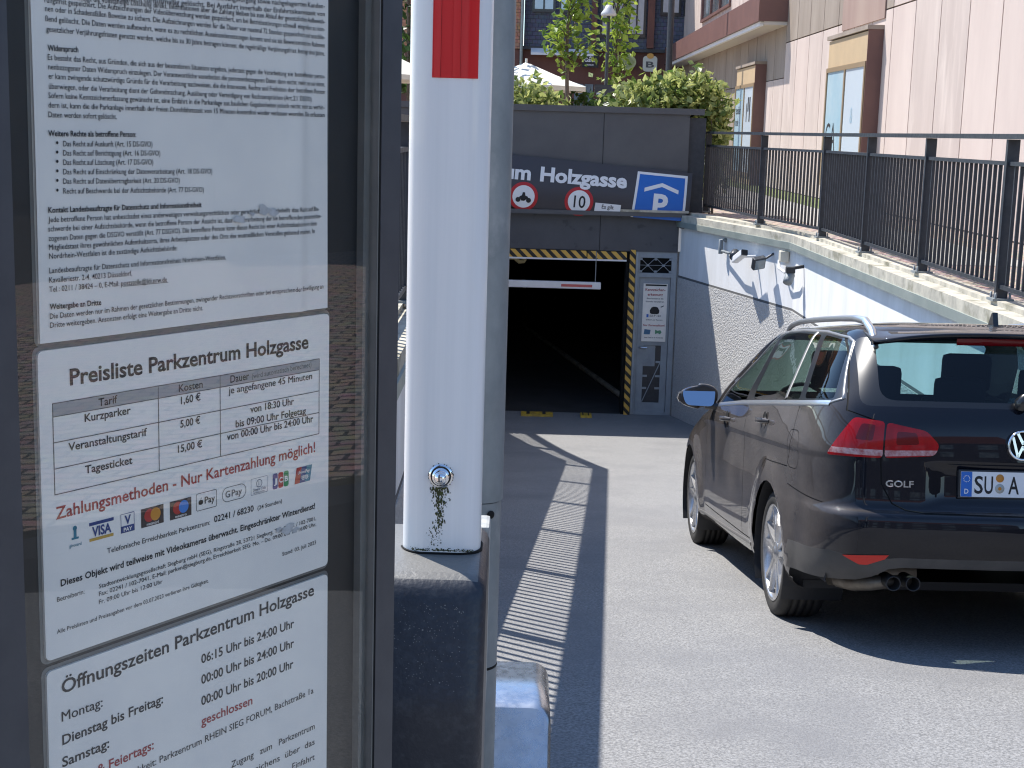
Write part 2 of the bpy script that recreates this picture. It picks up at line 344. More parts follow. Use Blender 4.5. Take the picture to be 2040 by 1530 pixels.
def empty(name, loc, label, cat, group=None):
    o = bpy.data.objects.new(name, None); o.location = loc; COL.objects.link(o); o.empty_display_size = .1
    bpy.context.view_layer.update()
    return tag(o, label, cat, group)
def adopt(root):
    # parts were modelled in world coordinates: keep them in place under the thing's Empty
    bpy.context.view_layer.update()
    inv = root.matrix_world.inverted()
    for c in root.children: c.matrix_parent_inverse = inv
def ring_strip(outer, inner):
    n = len(outer); return [(i, (i + 1) % n, n + (i + 1) % n, n + i) for i in range(n)]
EX, EY, EZ = V((1, 0, 0)), V((0, 1, 0)), V((0, 0, 1))

# ------------------------------------------------------------------ ground, ramp, upper level
def zr(Y):
    if Y < 0.85: return 0.0
    if Y < 2.85: return -.0365 * (Y - .85) ** 2          # crest of the ramp
    if Y < 15: return -.146 - .146 * (Y - 2.85)
    if Y < 21: t = Y - 15; return -1.9199 - .146 * t + .0097 * t * t
    return -2.4467
def zs(Y): return max(0.0, min(.45, .45 * (Y - 0.5) / 4.3))   # street level beside the ramp
WALL_R = [(3.30, -12.0), (3.30, 17.2), (2.36, 21.0)]           # inner wall faces in plan
WALL_L = [(-.62, -12.0), (-.62, 17.4), (-1.62, 21.0)]
def wallx(path, Y):
    for (x0, y0), (x1, y1) in zip(path, path[1:]):
        if Y <= y1: return x0 + (x1 - x0) * (Y - y0) / (y1 - y0)
    return path[-1][0]
mb = MB(); ys = [-12, -4, 0, .85, 1.2, 1.5, 1.8, 2.1, 2.4, 2.85, 5, 8, 11, 15, 15.8, 16.6, 17.3, 18, 18.8, 19.6, 20.3, 21.02]
for y0, y1 in zip(ys, ys[1:]):
    mb.add([(wallx(WALL_L, y0), y0, zr(y0)), (wallx(WALL_R, y0), y0, zr(y0)), (wallx(WALL_R, y1), y1, zr(y1)), (wallx(WALL_L, y1), y1, zr(y1))], [(0, 1, 2, 3)], 0, True)
struct(mb.build('ramp_road', M['asphalt']))
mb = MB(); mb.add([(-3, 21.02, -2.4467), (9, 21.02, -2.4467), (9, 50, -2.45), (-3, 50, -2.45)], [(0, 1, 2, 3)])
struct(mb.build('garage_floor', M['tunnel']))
mb = MB(); yy = [-120, -12, .5, 2.5, 4.5, 6.5, 8.5, 13, 17.2, 21.0]
for y0, y1 in zip(yy, yy[1:]):
    def side(path, y, d): return (wallx(path, max(y, -12)) + d)
    mb.add([(side(WALL_R, y0, .30), y0, zs(y0)), (120, y0, zs(y0)), (120, y1, zs(y1)), (side(WALL_R, y1, .30), y1, zs(y1))], [(0, 1, 2, 3)], 0)
    mb.add([(-120, y0, zs(y0)), (side(WALL_L, y0, -.30), y0, zs(y0)), (side(WALL_L, y1, -.30), y1, zs(y1)), (-120, y1, zs(y1))], [(0, 1, 2, 3)], 0)
mb.add([(-120, 21.0, .45), (120, 21.0, .45), (120, 240, .45), (-120, 240, .45)], [(0, 1, 2, 3)])
mb.add([(-.92, -12, 0), (-.92, -120, 0), (3.6, -120, 0), (3.6, -12, 0)], [(0, 1, 2, 3)])
struct(mb.build('street_paving', M['paving']))
mb = MB(); mb.add([(4.05, 14, .454), (5.1, 14, .454), (5.1, 60, .454), (4.05, 60, .454)], [(0, 1, 2, 3)])
mb.add([(3.75, 22, .458), (4.05, 22, .458), (4.05, 60, .458), (3.75, 60, .458)], [(0, 1, 2, 3)])
struct(mb.build('pavement', M['slab']))
mb = MB(); mb.add([(5.1, 24, .455), (5.99, 24, .455), (5.99, 60, .455), (5.1, 60, .455)], [(0, 1, 2, 3)])
tag(mb.build('lawn', M['grass']), 'strip of short grass along the pink panel building', 'grass')['kind'] = 'stuff'

# ------------------------------------------------------------------ retaining walls with coping
def retaining(path, sgn, label):
    root = empty('retaining_wall', (path[1][0] + sgn * .1, 8, zr(8)), label, 'wall')
    ysamp = [-.3, .5, 1.5, 2.1, 2.85, 4.5, 6.5, 8.5, 12, 15, 17.2 if sgn > 0 else 17.4, 18.2, 19, 20, 21.0]
    def strip(z0f, z1f, out, mb, ya=-9, yb=99):
        # vertical face (inner) + top lip, offset `out` towards the ramp
        for y0, y1 in zip(ysamp, ysamp[1:]):
            if y0 < ya or y1 > yb: continue
            x0, x1 = wallx(path, y0) - sgn * out, wallx(path, y1) - sgn * out
            b0, b1 = x0 + sgn * (.24 + out), x1 + sgn * (.24 + out)
            a = [(x0, y0, z0f(y0)), (x1, y1, z0f(y1)), (x1, y1, z1f(y1)), (x0, y0, z1f(y0))]
            b = [(b0, y0, z0f(y0)), (b1, y1, z0f(y1)), (b1, y1, z1f(y1)), (b0, y0, z1f(y0))]
            mb.add(a + b, [(0, 1, 2, 3), (3, 2, 6, 7), (0, 4, 5, 1), (7, 6, 5, 4)])
        y0, y1 = max(ysamp[0], ya), min(ysamp[-1], yb)
        for y in (y0, y1):
            x = wallx(path, y) - sgn * out; bx = x + sgn * (.24 + out)
            mb.add([(x, y, z0f(y)), (bx, y, z0f(y)), (bx, y, z1f(y)), (x, y, z1f(y))], [(0, 1, 2, 3)])
        return mb
    NEAR = 6.4 if sgn > 0 else 2.0
    low = lambda y: max(min(-.38, zs(y) - .6), zr(y) - .05)
    strip(lambda y: zr(y) - .1, lambda y: max(low(y) - .03, zr(y) - .08), 0.012, MB(), NEAR).build('roughcast_base', M['roughcast'], root)
    strip(lambda y: max(low(y) - .03, zr(y) - .08), lambda y: max(low(y), zr(y) - .05), 0.003, MB(), NEAR).build('base_joint', M['seam_dark'], root)
    strip(lambda y: max(low(y), zr(y) - .05), lambda y: zs(y) - .13, 0.0, MB(), NEAR).build('render_band', M['render'], root)
    if sgn > 0: strip(lambda y: zr(y) - .1, lambda y: zs(y) - .012, 0.014, MB(), -9, 6.6).build('kerb_wall', M['facade'], root)
    strip(lambda y: zs(y) - .13, lambda y: zs(y) - .05, 0.075, MB(), NEAR).build('gutter_strip', M['zinc'], root)
    cp = strip(lambda y: zs(y) - .05, lambda y: zs(y) + .04, 0.06, MB(), NEAR).build('coping', M['concrete'], root)
    strip(lambda y: zs(y) + .04, lambda y: zs(y) + .075, -0.075, MB(), NEAR).build('coping_kerb', M['concrete'], cp)
    adopt(root); return root
retaining(WALL_R, 1, 'white rendered ramp wall with roughcast base, right of the parked black car')
retaining(WALL_L, -1, 'shaded ramp wall on the left, mostly hidden behind the barrier arm')

# ------------------------------------------------------------------ railings
def railing(posts, label, sgn, band=False):
    root = empty('railing', (posts[0][0], posts[0][1], .5), label, 'railing')
    hr = MB(); lr = MB(); br = MB()
    Z = lambda y: zs(y) + .075
    for (xa, ya), (xb, yb) in zip(posts, posts[1:]):
        za, zb = Z(ya), Z(yb)
        hr.bar((xa, ya, za + 1.135), (xb, yb, zb + 1.135), .11, .035)
        lr.bar((xa, ya, za + .95), (xb, yb, zb + .95), .045, .028)
        br.bar((xa, ya, za + .095), (xb, yb, zb + .095), .045, .028)
        if band: 
            pn = MB(); pn.bar((xa, ya, za + .992), (xb, yb, zb + .992), .02, .245); pn.build('board', M['rail'], root)
        d = math.hypot(xb - xa, yb - ya); n = max(2, round(d / .113)); inf = MB()
        ang = math.atan2(yb - ya, xb - xa)
        for i in range(1, n):
            t = i / n; x, y = xa + (xb - xa) * t, ya + (yb - ya) * t; z = Z(y)
            e = V((math.cos(ang), math.sin(ang), 0)); g = V((-e.y, e.x, 0))
            inf.obox((x, y, z + .523), e, g, EZ, .0085, .0120, .413)
        inf.build('bar_infill', M['rail'], root)
    hr.build('handrail', M['rail'], root); lr.build('upper_rail', M['rail'], root); br.build('lower_rail', M['rail'], root)
    for x, y in posts:
        z = Z(y); p = MB(); p.box((x - .042, y - .02, z + .0), (x + .042, y + .02, z + 1.115)).build('post', M['rail'], root)
        q = MB(); q.box((x - .075, y - .07, z - .004), (x + .075, y + .07, z + .014))
        for a in (-.05, .05):
            for b in (-.05, .05): q.lathe([(0, .045), (.009, .045), (.009, .0)], (x + a, y + b, z + .01), EZ, EX, 8)
        q.build('base_plate', M['galv'], root)
    adopt(root); return root
railing([(2.74, 21.3), (3.08, 18.5), (3.42, 16.35), (3.42, 14.3), (3.42, 12.25), (3.42, 10.22), (3.42, 8.2), (3.42, 6.7)], 'anthracite bar railing on the coping above the white ramp wall', 1)
railing([(-1.72, 21.3), (-1.2, 19.1), (-.70, 17.1), (-.70, 15.1), (-.70, 13.1), (-.70, 11.1), (-.70, 9.1), (-.70, 7.1), (-.70, 5.1), (-.70, 3.1)], 'dark railing beside the left ramp wall, glimpsed between notice case and barrier arm', -1)

# ------------------------------------------------------------------ garage portal
root = empty('garage_portal', (.5, 21.2, -2.45), 'dark grey panel-clad garage entrance with black opening at the foot of the ramp', 'garage')
f = MB(); f.box((-2.4, 21.0, .50), (2.42, 21.45, 1.90)); f.build('fascia', M['fascia'], root)
f = MB(); f.box((-2.42, 20.96, 1.90), (2.62, 21.5, 1.985)); f.add([(2.62, 20.96, 1.985), (2.42, 20.96, 1.86), (2.42, 21.4, 1.86), (2.62, 21.4, 1.985)], [(0, 1, 2, 3)])
f.build('cornice', M['fascia'], root)
f = MB(); f.box((2.423, 21.06, .3), (2.66, 21.45, 1.86)); f.build('side_panel', M['rail'], root)
f = MB(); f.box((-2.4, 20.985, -.055), (2.33, 21.45, .497)); f.build('lintel', mat('lintel_panel', (.085, .088, .10), .5, col2=(.07, .072, .082), nscale=2.5, col3=(.05, .052, .06), n3=5, c3=(.6, .66)), root)
for x in (-.2, 1.2): f = MB(); f.box((x, 20.996, .58), (x + .006, 20.9995, 1.89)); f.build('panel_joint', M['gap'], root)
f = MB(); f.box((1.20, 20.981, -.05), (1.206, 20.9845, .49)); f.build('panel_joint', M['gap'], root)
f = MB(); f.box((2.332, 20.97, -.04), (2.39, 21.04, .40)); f.build('corner_trim', M['alu'], root)
f = MB(); f.box((2.33, 20.85, .30), (2.86, 21.05, .50), bev=.02); f.build('bearing_ledge', M['rail'], root)
f = MB(); f.box((2.335, 21.05, -2.45), (2.6, 21.4, .3)); f.build('corner_pier', M['roughcast'], root)
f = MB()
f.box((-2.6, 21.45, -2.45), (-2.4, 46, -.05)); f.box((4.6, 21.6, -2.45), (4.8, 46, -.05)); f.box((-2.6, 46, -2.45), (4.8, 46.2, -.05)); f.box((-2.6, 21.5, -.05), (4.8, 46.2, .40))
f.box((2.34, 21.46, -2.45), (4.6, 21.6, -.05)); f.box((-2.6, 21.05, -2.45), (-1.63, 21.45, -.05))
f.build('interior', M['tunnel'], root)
f = MB(); f.tube([(1.72, 22.2, -2.40), (.25, 30, -2.40), (.25, 44, -2.40)], .045, 8); f.build('floor_kerb', M['concrete'], root)
HY = stripes('hazard_tape', (.70, .42, .08), (.015, .015, .015), 'X', .145, 1.0, .52)
HZ = stripes('hazard_tape_post', (.70, .42, .08), (.015, .015, .015), 'Z', .135, 1.0, .52)
f = MB(); f.box((-1.6, 20.955, -.175), (1.02, 20.983, -.062)); f.box((1.035, 20.955, -.175), (1.60, 20.983, -.062)); f.build('hazard_strip', HY, root)
f = MB(); f.box((-1.6, 20.957, -.20), (1.60, 20.983, -.176)); f.build('strip_edge', M['signwhite'], root)
f = MB(); f.box((1.645, 20.95, -2.445), (1.728, 21.0, -.03)); f.build('hazard_strip', HZ, root)
f = MB(); f.box((1.60, 21.0, -2.445), (1.645, 21.3, -.056)); f.build('door_jamb', M['gap'], root)
f = MB(); f.box((1.735, 21.0, -2.445), (1.80, 21.1, -.056)); f.box((2.255, 21.0, -2.445), (2.33, 21.1, -.056)); f.box((1.80, 21.0, -.14), (2.255, 21.1, -.056)); f.box((1.80, 21.0, -.42), (2.255, 21.1, -.36)); f.box((1.80, 21.0, -2.445), (2.255, 21.1, -2.40))
f.box((1.735, 20.96, -2.44), (1.765, 20.999, -.056))
dframe = f.build('door_frame', M['door'], root)
f = MB(); f.box((1.80, 21.06, -.36), (2.255, 21.08, -.14)); f.build('transom_backing', M['gap'], dframe)
f = MB(); x0, x1, z0, z1 = 1.80, 2.255, -.36, -.14
for k in range(2):
    xa, xb = x0 + k * .2275, x0 + (k + 1) * .2275
    f.bar((xa, 21.03, z0), (xb, 21.03, z1), .008, .008); f.bar((xa, 21.034, z1), (xb, 21.034, z0), .008, .008)
f.bar((x0, 21.03, -.25), (x1, 21.03, -.25), .006, .006)
for x, z in ((1.815, -.16), (2.027, -.16), (2.24, -.16), (1.815, -.34), (2.027, -.34), (2.24, -.34), (1.914, -.25), (2.141, -.25)): f.box((x - .018, 21.01, z - .016), (x + .018, 21.03, z + .016))
f.build('lattice', M['door'], dframe)
dl = MB()
zz0, zz1 = -2.40, -.42
dl.box((1.805, 21.04, -2.40), (1.905, 21.075, -.425)); dl.box((2.16, 21.04, -2.40), (2.25, 21.075, -.425)); dl.box((1.905, 21.04, -1.42), (2.16, 21.075, -.425)); dl.box((1.905, 21.04, -2.40), (2.16, 21.075, -2.27))
for z in (-2.07, -1.89, -1.68): dl.box((1.905, 21.045, z), (1.97, 21.06, z + .03)); dl.box((2.09, 21.045, z), (2.16, 21.06, z + .03))
dl.bar((1.91, 21.05, -2.26), (2.16, 21.05, -1.66), .012, .012); dl.bar((1.91, 21.053, -1.44), (2.05, 21.053, -1.72), .006, .006); dl.bar((2.08, 21.053, -1.45), (1.93, 21.053, -1.68), .006, .006)
dleaf = dl.build('door_leaf', M['door'], root)
f = MB(); f.box((1.905, 21.062, -2.27), (2.16, 21.072, -1.73)); f.box((2.08, 21.062, -1.73), (2.16, 21.072, -1.425)); f.build('grille_backing', M['rail'], dleaf)
f = MB(); f.box((1.906, 21.058, -1.73), (2.078, 21.068, -1.425)); f.build('grille_sheet', M['door'], dleaf)
f = MB(); f.tube([(1.845, 21.04, -1.45), (1.845, 20.98, -1.45), (1.95, 20.975, -1.45)], .011, 8); f.build('handle', M['chrome'], dleaf)
adopt(root)

# poster on the grey door
root = empty('poster', (2.045, 21.03, -1.36), 'white plate recognition poster on the grey door', 'poster')
px0, px1, pz0, pz1 = 1.865, 2.215, -1.36, -.515
MB().box((px0, 21.022, pz0), (px1, 21.036, pz1)).build('sheet', M['paper'], root)
def ptx(t, x, z, s, w, m, nm, b=0.02): MB().text(t, (x, 21.0205, z), EX, EZ, s, w, b, 0, 'C').build(nm, m, root)
pc = 2.04
ptx('Kennzeichen-', pc, -.62, .055, .29, M['red'], 'heading'); ptx('erkennung', pc, -.69, .055, .22, M['red'], 'heading')
ptx('Bitte langsam an die', pc, -.74, .03, .24, M['greyink'], 'small_print'); ptx('Schranke heranfahren.', pc, -.785, .03, .27, M['greyink'], 'small_print')
MB().box((px0 + .03, 21.0195, -.548), (px1 - .015, 21.0215, -.525)).build('top_bar', M['ink'], root)
g = MB(); g.prism([(-.065, 0), (-.07, .04), (-.045, .085), (-.02, .095), (.02, .095), (.045, .085), (.07, .04), (.065, 0), (.04, -.012), (-.04, -.012)], (2.04, 21.02, -.945), EX, EZ, EY, .001)
g.prism([(.09, .085), (.13, .105), (.135, .118), (.085, .097)], (2.04, 21.02, -.945), EX, EZ, EY, .001); g.build('car_pictogram', M['ink'], root)
MB().box((1.925, 21.0195, -1.005), (1.955, 21.0212, -.96)).build('plate_band', M['blue'], root)
ptx('SU-P 123', 2.05, -.995, .04, .16, M['greyink'], 'plate_text')
ptx('Einfahrt per Kamera', pc, -1.05, .025, .24, M['greyink'], 'small_print')
ptx('Nur Kartenzahlung!', pc, -1.135, .04, .31, M['red'], 'heading')
MB().prism([(0, 0), (.09, 0), (.1, .065), (.01, .075)], (1.895, 21.0195, -1.255), EX, EZ, EY, .001).build('card_picture', mat('card_blue', (.05, .16, .28), .5), root)
MB().prism([(0, .0), (.035, .015), (.075, 0), (.095, .03), (.075, .06), (.035, .05), (0, .065)], (2.06, 21.0195, -1.25), EX, EZ, EY, .001).build('note_picture', mat('note_green', (.10, .30, .16), .5), root)
ptx('Vielen Dank für Ihr Verständnis', pc, -1.31, .025, .28, M['greyink'], 'small_print')
adopt(root)

# curved entrance sign on the fascia, sagging to the right
root = empty('entrance_sign', (1.1, 20.9, .56), 'curved dark banner lettered Parkzentrum Holzgasse with blue parking symbol', 'sign')
TILT = -.056
def ban(u, v, off=0.0):
    # u along the banner from its right end (negative = left), v above the bottom lip
    t = max(0, min(1, (v + .1) / .75)); y = 20.955 - .13 * math.sin(math.pi * (1 - t) * .62) - off
    x = 2.47 + u * math.cos(TILT) - .0 * v; z = .56 + v + (u + 1.0) * math.sin(TILT)
    return (x - .05 * (1 - t), y, z)
def ban_text(nm, t, size, width, bold, u, v, off, align, m):
    vs, fs, w, x0 = text_geo(t, bold); k = width / w; o_ = {'C': -width / 2, 'R': -width}[align]
    return on_ban(nm, [[(u + (vs[i][0] - x0) * k + o_, v + vs[i][1] * size) for i in f] for f in fs], m, off)
def on_ban(nm, polys, m, off, sub=0):
    b = MB()
    for p in polys:
        bm = bmesh.new(); vs = [bm.verts.new((q[0], q[1], 0)) for q in p]; bm.faces.new(vs)
        for k in range(-1, 12):       # cut into rows so the flat artwork follows the curve
            c = k * .06
            bmesh.ops.bisect_plane(bm, geom=bm.faces[:] + bm.edges[:] + bm.verts[:], plane_co=(0, c, 0), plane_no=(0, 1, 0))
        bm.verts.index_update(); b.add([ban(v.co.x, v.co.y, off) for v in bm.verts], [[v.index for v in f.verts] for f in bm.faces], 0, True); bm.free()
    return b.build(nm, m, root)
on_ban('banner', [[(-4.3, -.1), (.02, -.1), (.02, .58), (-4.3, .66)]], M['banner'], 0)
on_ban('parking_symbol_border', [[(-.80, -.1), (-.04, -.1), (-.045, .535), (-.76, .545)]], M['signwhite'], .006)
on_ban('parking_symbol', [[(-.765, -.1), (-.075, -.1), (-.08, .50), (-.725, .51)]], M['blue'], .009)
on_ban('roof_chevron', [[(-.645, .27), (-.40, .355), (-.16, .27), (-.16, .325), (-.40, .41), (-.645, .325)]], M['signwhite'], .012)
ban_text('letter_p', 'P', .42, .21, .035, -.40, -.045, .013, 'C', M['signwhite'])
ban_text('lettering', 'Holzgasse', .275, 1.235, .036, -.90, .30, .013, 'R', M['signwhite'])
ban_text('lettering', 'Parkzentrum', .275, 1.60, .036, -2.27, .30, .013, 'R', M['signwhite'])
def roundel(u, v, r, nm):
    rd = on_ban(nm, [circ(r, 36, u, v)], M['signred'], .008); on_ban(nm + '_face', [circ(r * .77, 36, u, v)], M['signwhite'], .012).parent = rd; return rd
c10 = roundel(-1.555, .055, .205, 'speed_limit'); cm = roundel(-2.345, .06, .205, 'no_motorcycles')
MB().text('10', (0, 0, 0), EX, EZ, .24, .165, .01, 0, 'C', fn=lambda a, b: ban(-1.545 + a, -.03 + b, .016)).build('number', M['ink'], c10)
on_ban('motorcycle_picture', [circ(.035, 16, -2.42, .012), circ(.035, 16, -2.27, .012), [(-2.42, .01), (-2.40, .06), (-2.37, .075), (-2.36, .12), (-2.33, .12), (-2.32, .075), (-2.29, .065), (-2.26, .015), (-2.30, .03), (-2.33, .0), (-2.37, .0), (-2.39, .03)]], M['ink'], .016).parent = cm
on_ban('small_plate', [[(-1.33, -.1), (-.96, -.1), (-.955, .055), (-1.32, .06)]], M['signwhite'], .02)
MB().text('Es gilt', (0, 0, 0), EX, EZ, .08, .17, .01, 0, 'C', fn=lambda a, b: ban(-1.14 + a, -.015 + b, .023)).build('plate_text', M['ink'], root)
f = MB(); f.box((-1.6, 20.80, .46), (2.40, 20.985, .52)); f.build('bottom_box', M['fascia'], root)
f = MB(); f.box((1.47, 20.79, .521), (2.44, 20.99, .553)); f.build('light_shelf', M['concrete'], root)
adopt(root)

# hanging height bar
root = empty('height_bar', (.4, 20.85, -.6), 'white height limit bar with red section hanging in the garage opening', 'height bar')
MB().box((-1.4, 20.82, -.60), (1.235, 20.90, -.50), bev=.01).build('bar', M['white'], root)
MB().box((.665, 20.816, -.572), (1.11, 20.8195, -.535)).build('red_section', mat('faded_red', (.55, .12, .11), .5), root)
f = MB(); 
for x in (1.155, -1.1): f.bar((x, 20.86, -.5), (x, 20.86, -.06), .012, .012)
f.build('hanger', M['galv'], root); adopt(root)
tag(MB().tube([(-.4, 21.6, -.22), (-.02, 21.6, -.24), (.06, 21.6, -.30), (.12, 21.6, -.29), (.14, 21.6, -.25)], .035, 10).build('pipe', mat('pale_yellow_pipe', (.6, .5, .25), .5)), 'short pale yellow pipe end under the garage ceiling', 'pipe')
for x0, x1, lab in ((.14, .60, 'yellow black speed bump segment nearer the barrier arm'), (1.0, 1.16, 'short yellow speed bump piece on the dark ramp foot')):
    r = empty('speed_bump', ((x0 + x1) / 2, 20.75, zr(20.75)), lab, 'speed bump', 'speed bump segments at the garage mouth')
    b = MB(); b.prism([(-.16, 0), (-.11, .03), (-.04, .045), (.04, .045), (.11, .03), (.16, 0)], (x0, 20.7, zr(20.7) + .002), EY, EZ, EX, x1 - x0); b.build('rubber_body', M['yellow'], r)
    c = MB()
    for k in range(2): c.box((x0 + (k + .35) * (x1 - x0) / 2, 20.6, zr(20.7) + .036), (x0 + (k + .55) * (x1 - x0) / 2, 20.74, zr(20.7) + .05))
    c.build('black_inset', M['rubber'], r); adopt(r)

# ------------------------------------------------------------------ cameras and lamp on the right wall
def wp(Y, off, z): return V((wallx(WALL_R, Y) - off, Y, z))
r = empty('security_camera', wp(18.9, .2, .15), 'small dark security camera on a bent pipe arm nearest the garage door', 'camera', 'security cameras on the ramp wall')
MB().tube([wp(19.3, .0, .26), wp(19.3, .07, .26), wp(19.3, .07, .08)], .03, 8).build('mount', M['galv'], r)
MB().tube([wp(19.25, .07, .12), wp(18.8, .15, .13), wp(18.55, .17, .17)], .018, 8).build('arm', M['galv'], r)
b = MB(); b.lathe([(0, .09), (.05, .09), (.055, .02), (.055, -.06), (.04, -.08), (0, -.08)], wp(18.5, .2, .14), V((-.3, -.9, -.3)).normalized(), V((.9, -.3, 0)).normalized(), 14); b.build('camera_body', M['rail'], r); adopt(r)
r = empty('security_camera', wp(18.1, .2, .1), 'white box security camera tilted up under the wall gutter', 'camera', 'security cameras on the ramp wall')
rt = Matrix.Rotation(R_(-24), 3, 'X') @ Matrix.Rotation(R_(14), 3, 'Z'); c = wp(18.3, .22, .13)
MB().box(c - V((.042, .15, .040)), c + V((.042, .15, .040)), bev=.012, rot=rt).build('camera_body', M['white'], r)
MB().tube([c, wp(18.3, 0, .14)], .016, 8).build('arm', M['white'], r); MB().box(c + V((-.038, -.18, -.035)), c + V((.038, -.155, .032)), rot=rt, piv=c).build('lens_hood', M['plastic'], r); adopt(r)
r = empty('floodlight', wp(17.75, .2, .1), 'dark square floodlight angled down between the wall cameras', 'floodlight')
c = wp(17.8, .18, .10); rt = Matrix.Rotation(R_(30), 3, 'X') @ Matrix.Rotation(R_(20), 3, 'Z')
MB().box(c - V((.08, .035, .08)), c + V((.08, .035, .08)), bev=.012, rot=rt).build('housing', M['rail'], r); MB().tube([c, wp(17.8, 0, .22)], .014, 8).build('bracket', M['rail'], r)
MB().box(c + V((-.065, -.041, -.065)), c + V((.065, -.036, .065)), rot=rt, piv=c).build('glass', M['pane'], r); adopt(r)
r = empty('junction_box', wp(17.3, .1, .2), 'small beige junction box on the wall with curved cable', 'junction box')
c = wp(17.4, .05, .22); MB().box(c - V((.05, .07, .065)), c + V((.05, .07, .065)), bev=.01).build('box', mat('beige_plastic', (.62, .58, .48), .5), r)
MB().tube([wp(17.5, .06, .16), wp(17.4, .10, .08), wp(17.15, .12, .05), wp(16.9, .12, .09), wp(16.75, .10, .12)], .017, 8).build('cable', M['white'], r); adopt(r)
r = empty('security_camera', wp(16.8, .2, .1), 'grey cylindrical security camera hanging beside the junction box', 'camera', 'security cameras on the ramp wall')
c = wp(16.65, .16, .04); b = MB(); b.lathe([(0, .08), (.05, .08), (.055, .05), (.055, -.04), (.040, -.07), (0, -.07)], c, V((-.35, -.5, -.8)).normalized(), V((.8, -.56, 0)).normalized(), 16); b.build('camera_body', M['galv'], r)
MB().box(c + V((-.04, -.04, .05)), c + V((.06, .06, .12)), bev=.01).build('mount', M['plastic'], r); MB().tube([c + V((0, 0, .1)), wp(16.65, .0, .17)], .02, 8).build('arm', M['plastic'], r); adopt(r)

# ------------------------------------------------------------------ pink panel building along the right side
root = empty('panel_building', (10, 35, .45), 'pink panel-clad building with projecting glazed bays along the right side', 'building')
XW = 6.0
b = MB(); b.box((XW, 9.0, .40), (18, 60, 11.0)); b.build('core', M['gap'], root)
rnd = random.Random(3)
pk = MB(); ol = MB()
seams = [9.0 + 1.37 * k for k in range(38)]
for a, c in zip(seams, seams[1:]):
    hi = 3.72 if a < 33.5 else 2.95
    if a < 38.6: pk.box((XW - .045, a + .018, .47), (XW - .002, c - .018, hi), mi=rnd.randrange(2))
    else: ol.box((XW - .045, a + .018, .47), (XW - .002, c - .018, 1.7)); ol.box((XW - .045, a + .018, 1.72), (XW - .002, c - .018, 2.95))
    if a < 33.5:
        (ol if 23.7 < a < 33.5 else pk).box((XW - .045, a + .018, 3.745), (XW - .002, c - .018, 4.75)); 
        pk.box((XW - .045, a + .018, 4.78), (XW - .002, c - .018, 8.2))
    else:
        ol.box((XW - .045, a + .018, 2.97), (XW - .002, c - .018, 4.2))
        for k in range(2):
            u0 = a + k * .685
            if not (42.8 < u0 < 49.6): pk.box((XW - .045, u0 + .012, 4.85), (XW - .002, u0 + .673, 8.2))
            else: pk.box((XW - .045, u0 + .012, 4.85), (XW - .002, u0 + .673, 5.35))
pk.build('pink_panels', [M['pink'], mat('pink_fibre_panel_pale', (.60, .49, .43), .75, col2=(.53, .425, .375), nscale=1.2, stretch=(1, 1, .25))], root)
ol.build('weathered_panels', M['olive'], root)
b = MB(); b.box((XW - .07, 24.55, 3.60), (XW - .046, 27.75, 4.75)); b.build('brown_panel', mat('brown_fibre_panel', (.30, .20, .165), .75, col2=(.36, .26, .21), nscale=1.2, stretch=(1, 1, .2)), root)
b = MB(); b.box((5.30, 33.6, 4.20), (XW - .003, 60, 4.78)); b.build('canopy', M['brown'], root)
b = MB(); b.box((5.36, 33.75, 4.10), (5.44, 60, 4.197)); b.build('canopy_edge', M['white'], root)
b = MB(); b.box((5.44, 33.62, 4.12), (XW - .046, 60, 4.196)); b.build('canopy_soffit', mat('pale_soffit', (.55, .50, .44), .7), root)
b = MB(); b.box((XW - .03, 42.9, 5.36), (XW + .02, 49.4, 7.6)); uw = b.build('upper_window', M['pane'], root)
b = MB(); b.box((XW - .12, 42.8, 5.30), (XW - .02, 49.5, 5.38)); 
for y in (42.9, 45.1, 47.2, 49.4): b.box((XW - .1, y - .05, 5.38), (XW - .031, y + .05, 7.6))
b.build('window_frame', M['brown'], uw)
def bay(y0, y1, xo, top, gtop, gbot, label, mfront):
    b = MB(); b.box((xo, y0, .46), (XW - .05, y1, top)); r = b.build('bay', mfront, root)
    b = MB(); b.box((xo - .02, y0 - .02, .46), (XW - .046, y0 - .002, top + .02)); b.build('shaded_bay_cheek', M['brown'], r)  # dark brown slab puts the cheek's shade into its colour
    b = MB(); b.box((xo - .04, y0 - .03, top + .021), (XW - .046, y1 + .04, top + .09)); b.build('bay_cap', M['olive'], r)
    m = (y0 + y1) / 2; gl = MB(); gl.box((xo - .014, y0 + .10, gbot), (xo - .002, m - .04, gtop)); gl.box((xo - .014, m + .04, gbot), (xo - .002, y1 - .10, gtop), mi=1)
    g = gl.build('window_pane', [M['film2'], M['film']], r)
    fr = MB()
    for y in (y0 + .06, m, y1 - .06): fr.box((xo - .035, y - .04, gbot), (xo - .001, y + .04, gtop))
    fr.box((xo - .035, y0 + .02, gtop), (xo - .001, y1 - .02, gtop + .08)); fr.box((xo - .035, y0 + .02, gbot - .08), (xo - .001, y1 - .02, gbot)); fr.build('window_frame', mat('bronze_frame', (.28, .20, .12), .45), r)
    return r, m
rb, m1 = bay(24.62, 27.75, 5.72, 3.40, 2.83, .85, '', M['tan'])
t = MB(); t.text('CA', (5.703, 27.55, 1.40), -EY, EZ, .75, .86, -.005); t.build('window_lettering', M['ink'], rb)
t = MB(); t.text('&', (5.703, 25.6, 1.9), -EY, EZ, .4, .2); t.build('window_motif', mat('pale_blue_motif', (.30, .42, .5), .5), rb)
rb, m2 = bay(36.1, 39.2, 5.70, 3.35, 2.85, .75, '', M['tan'])
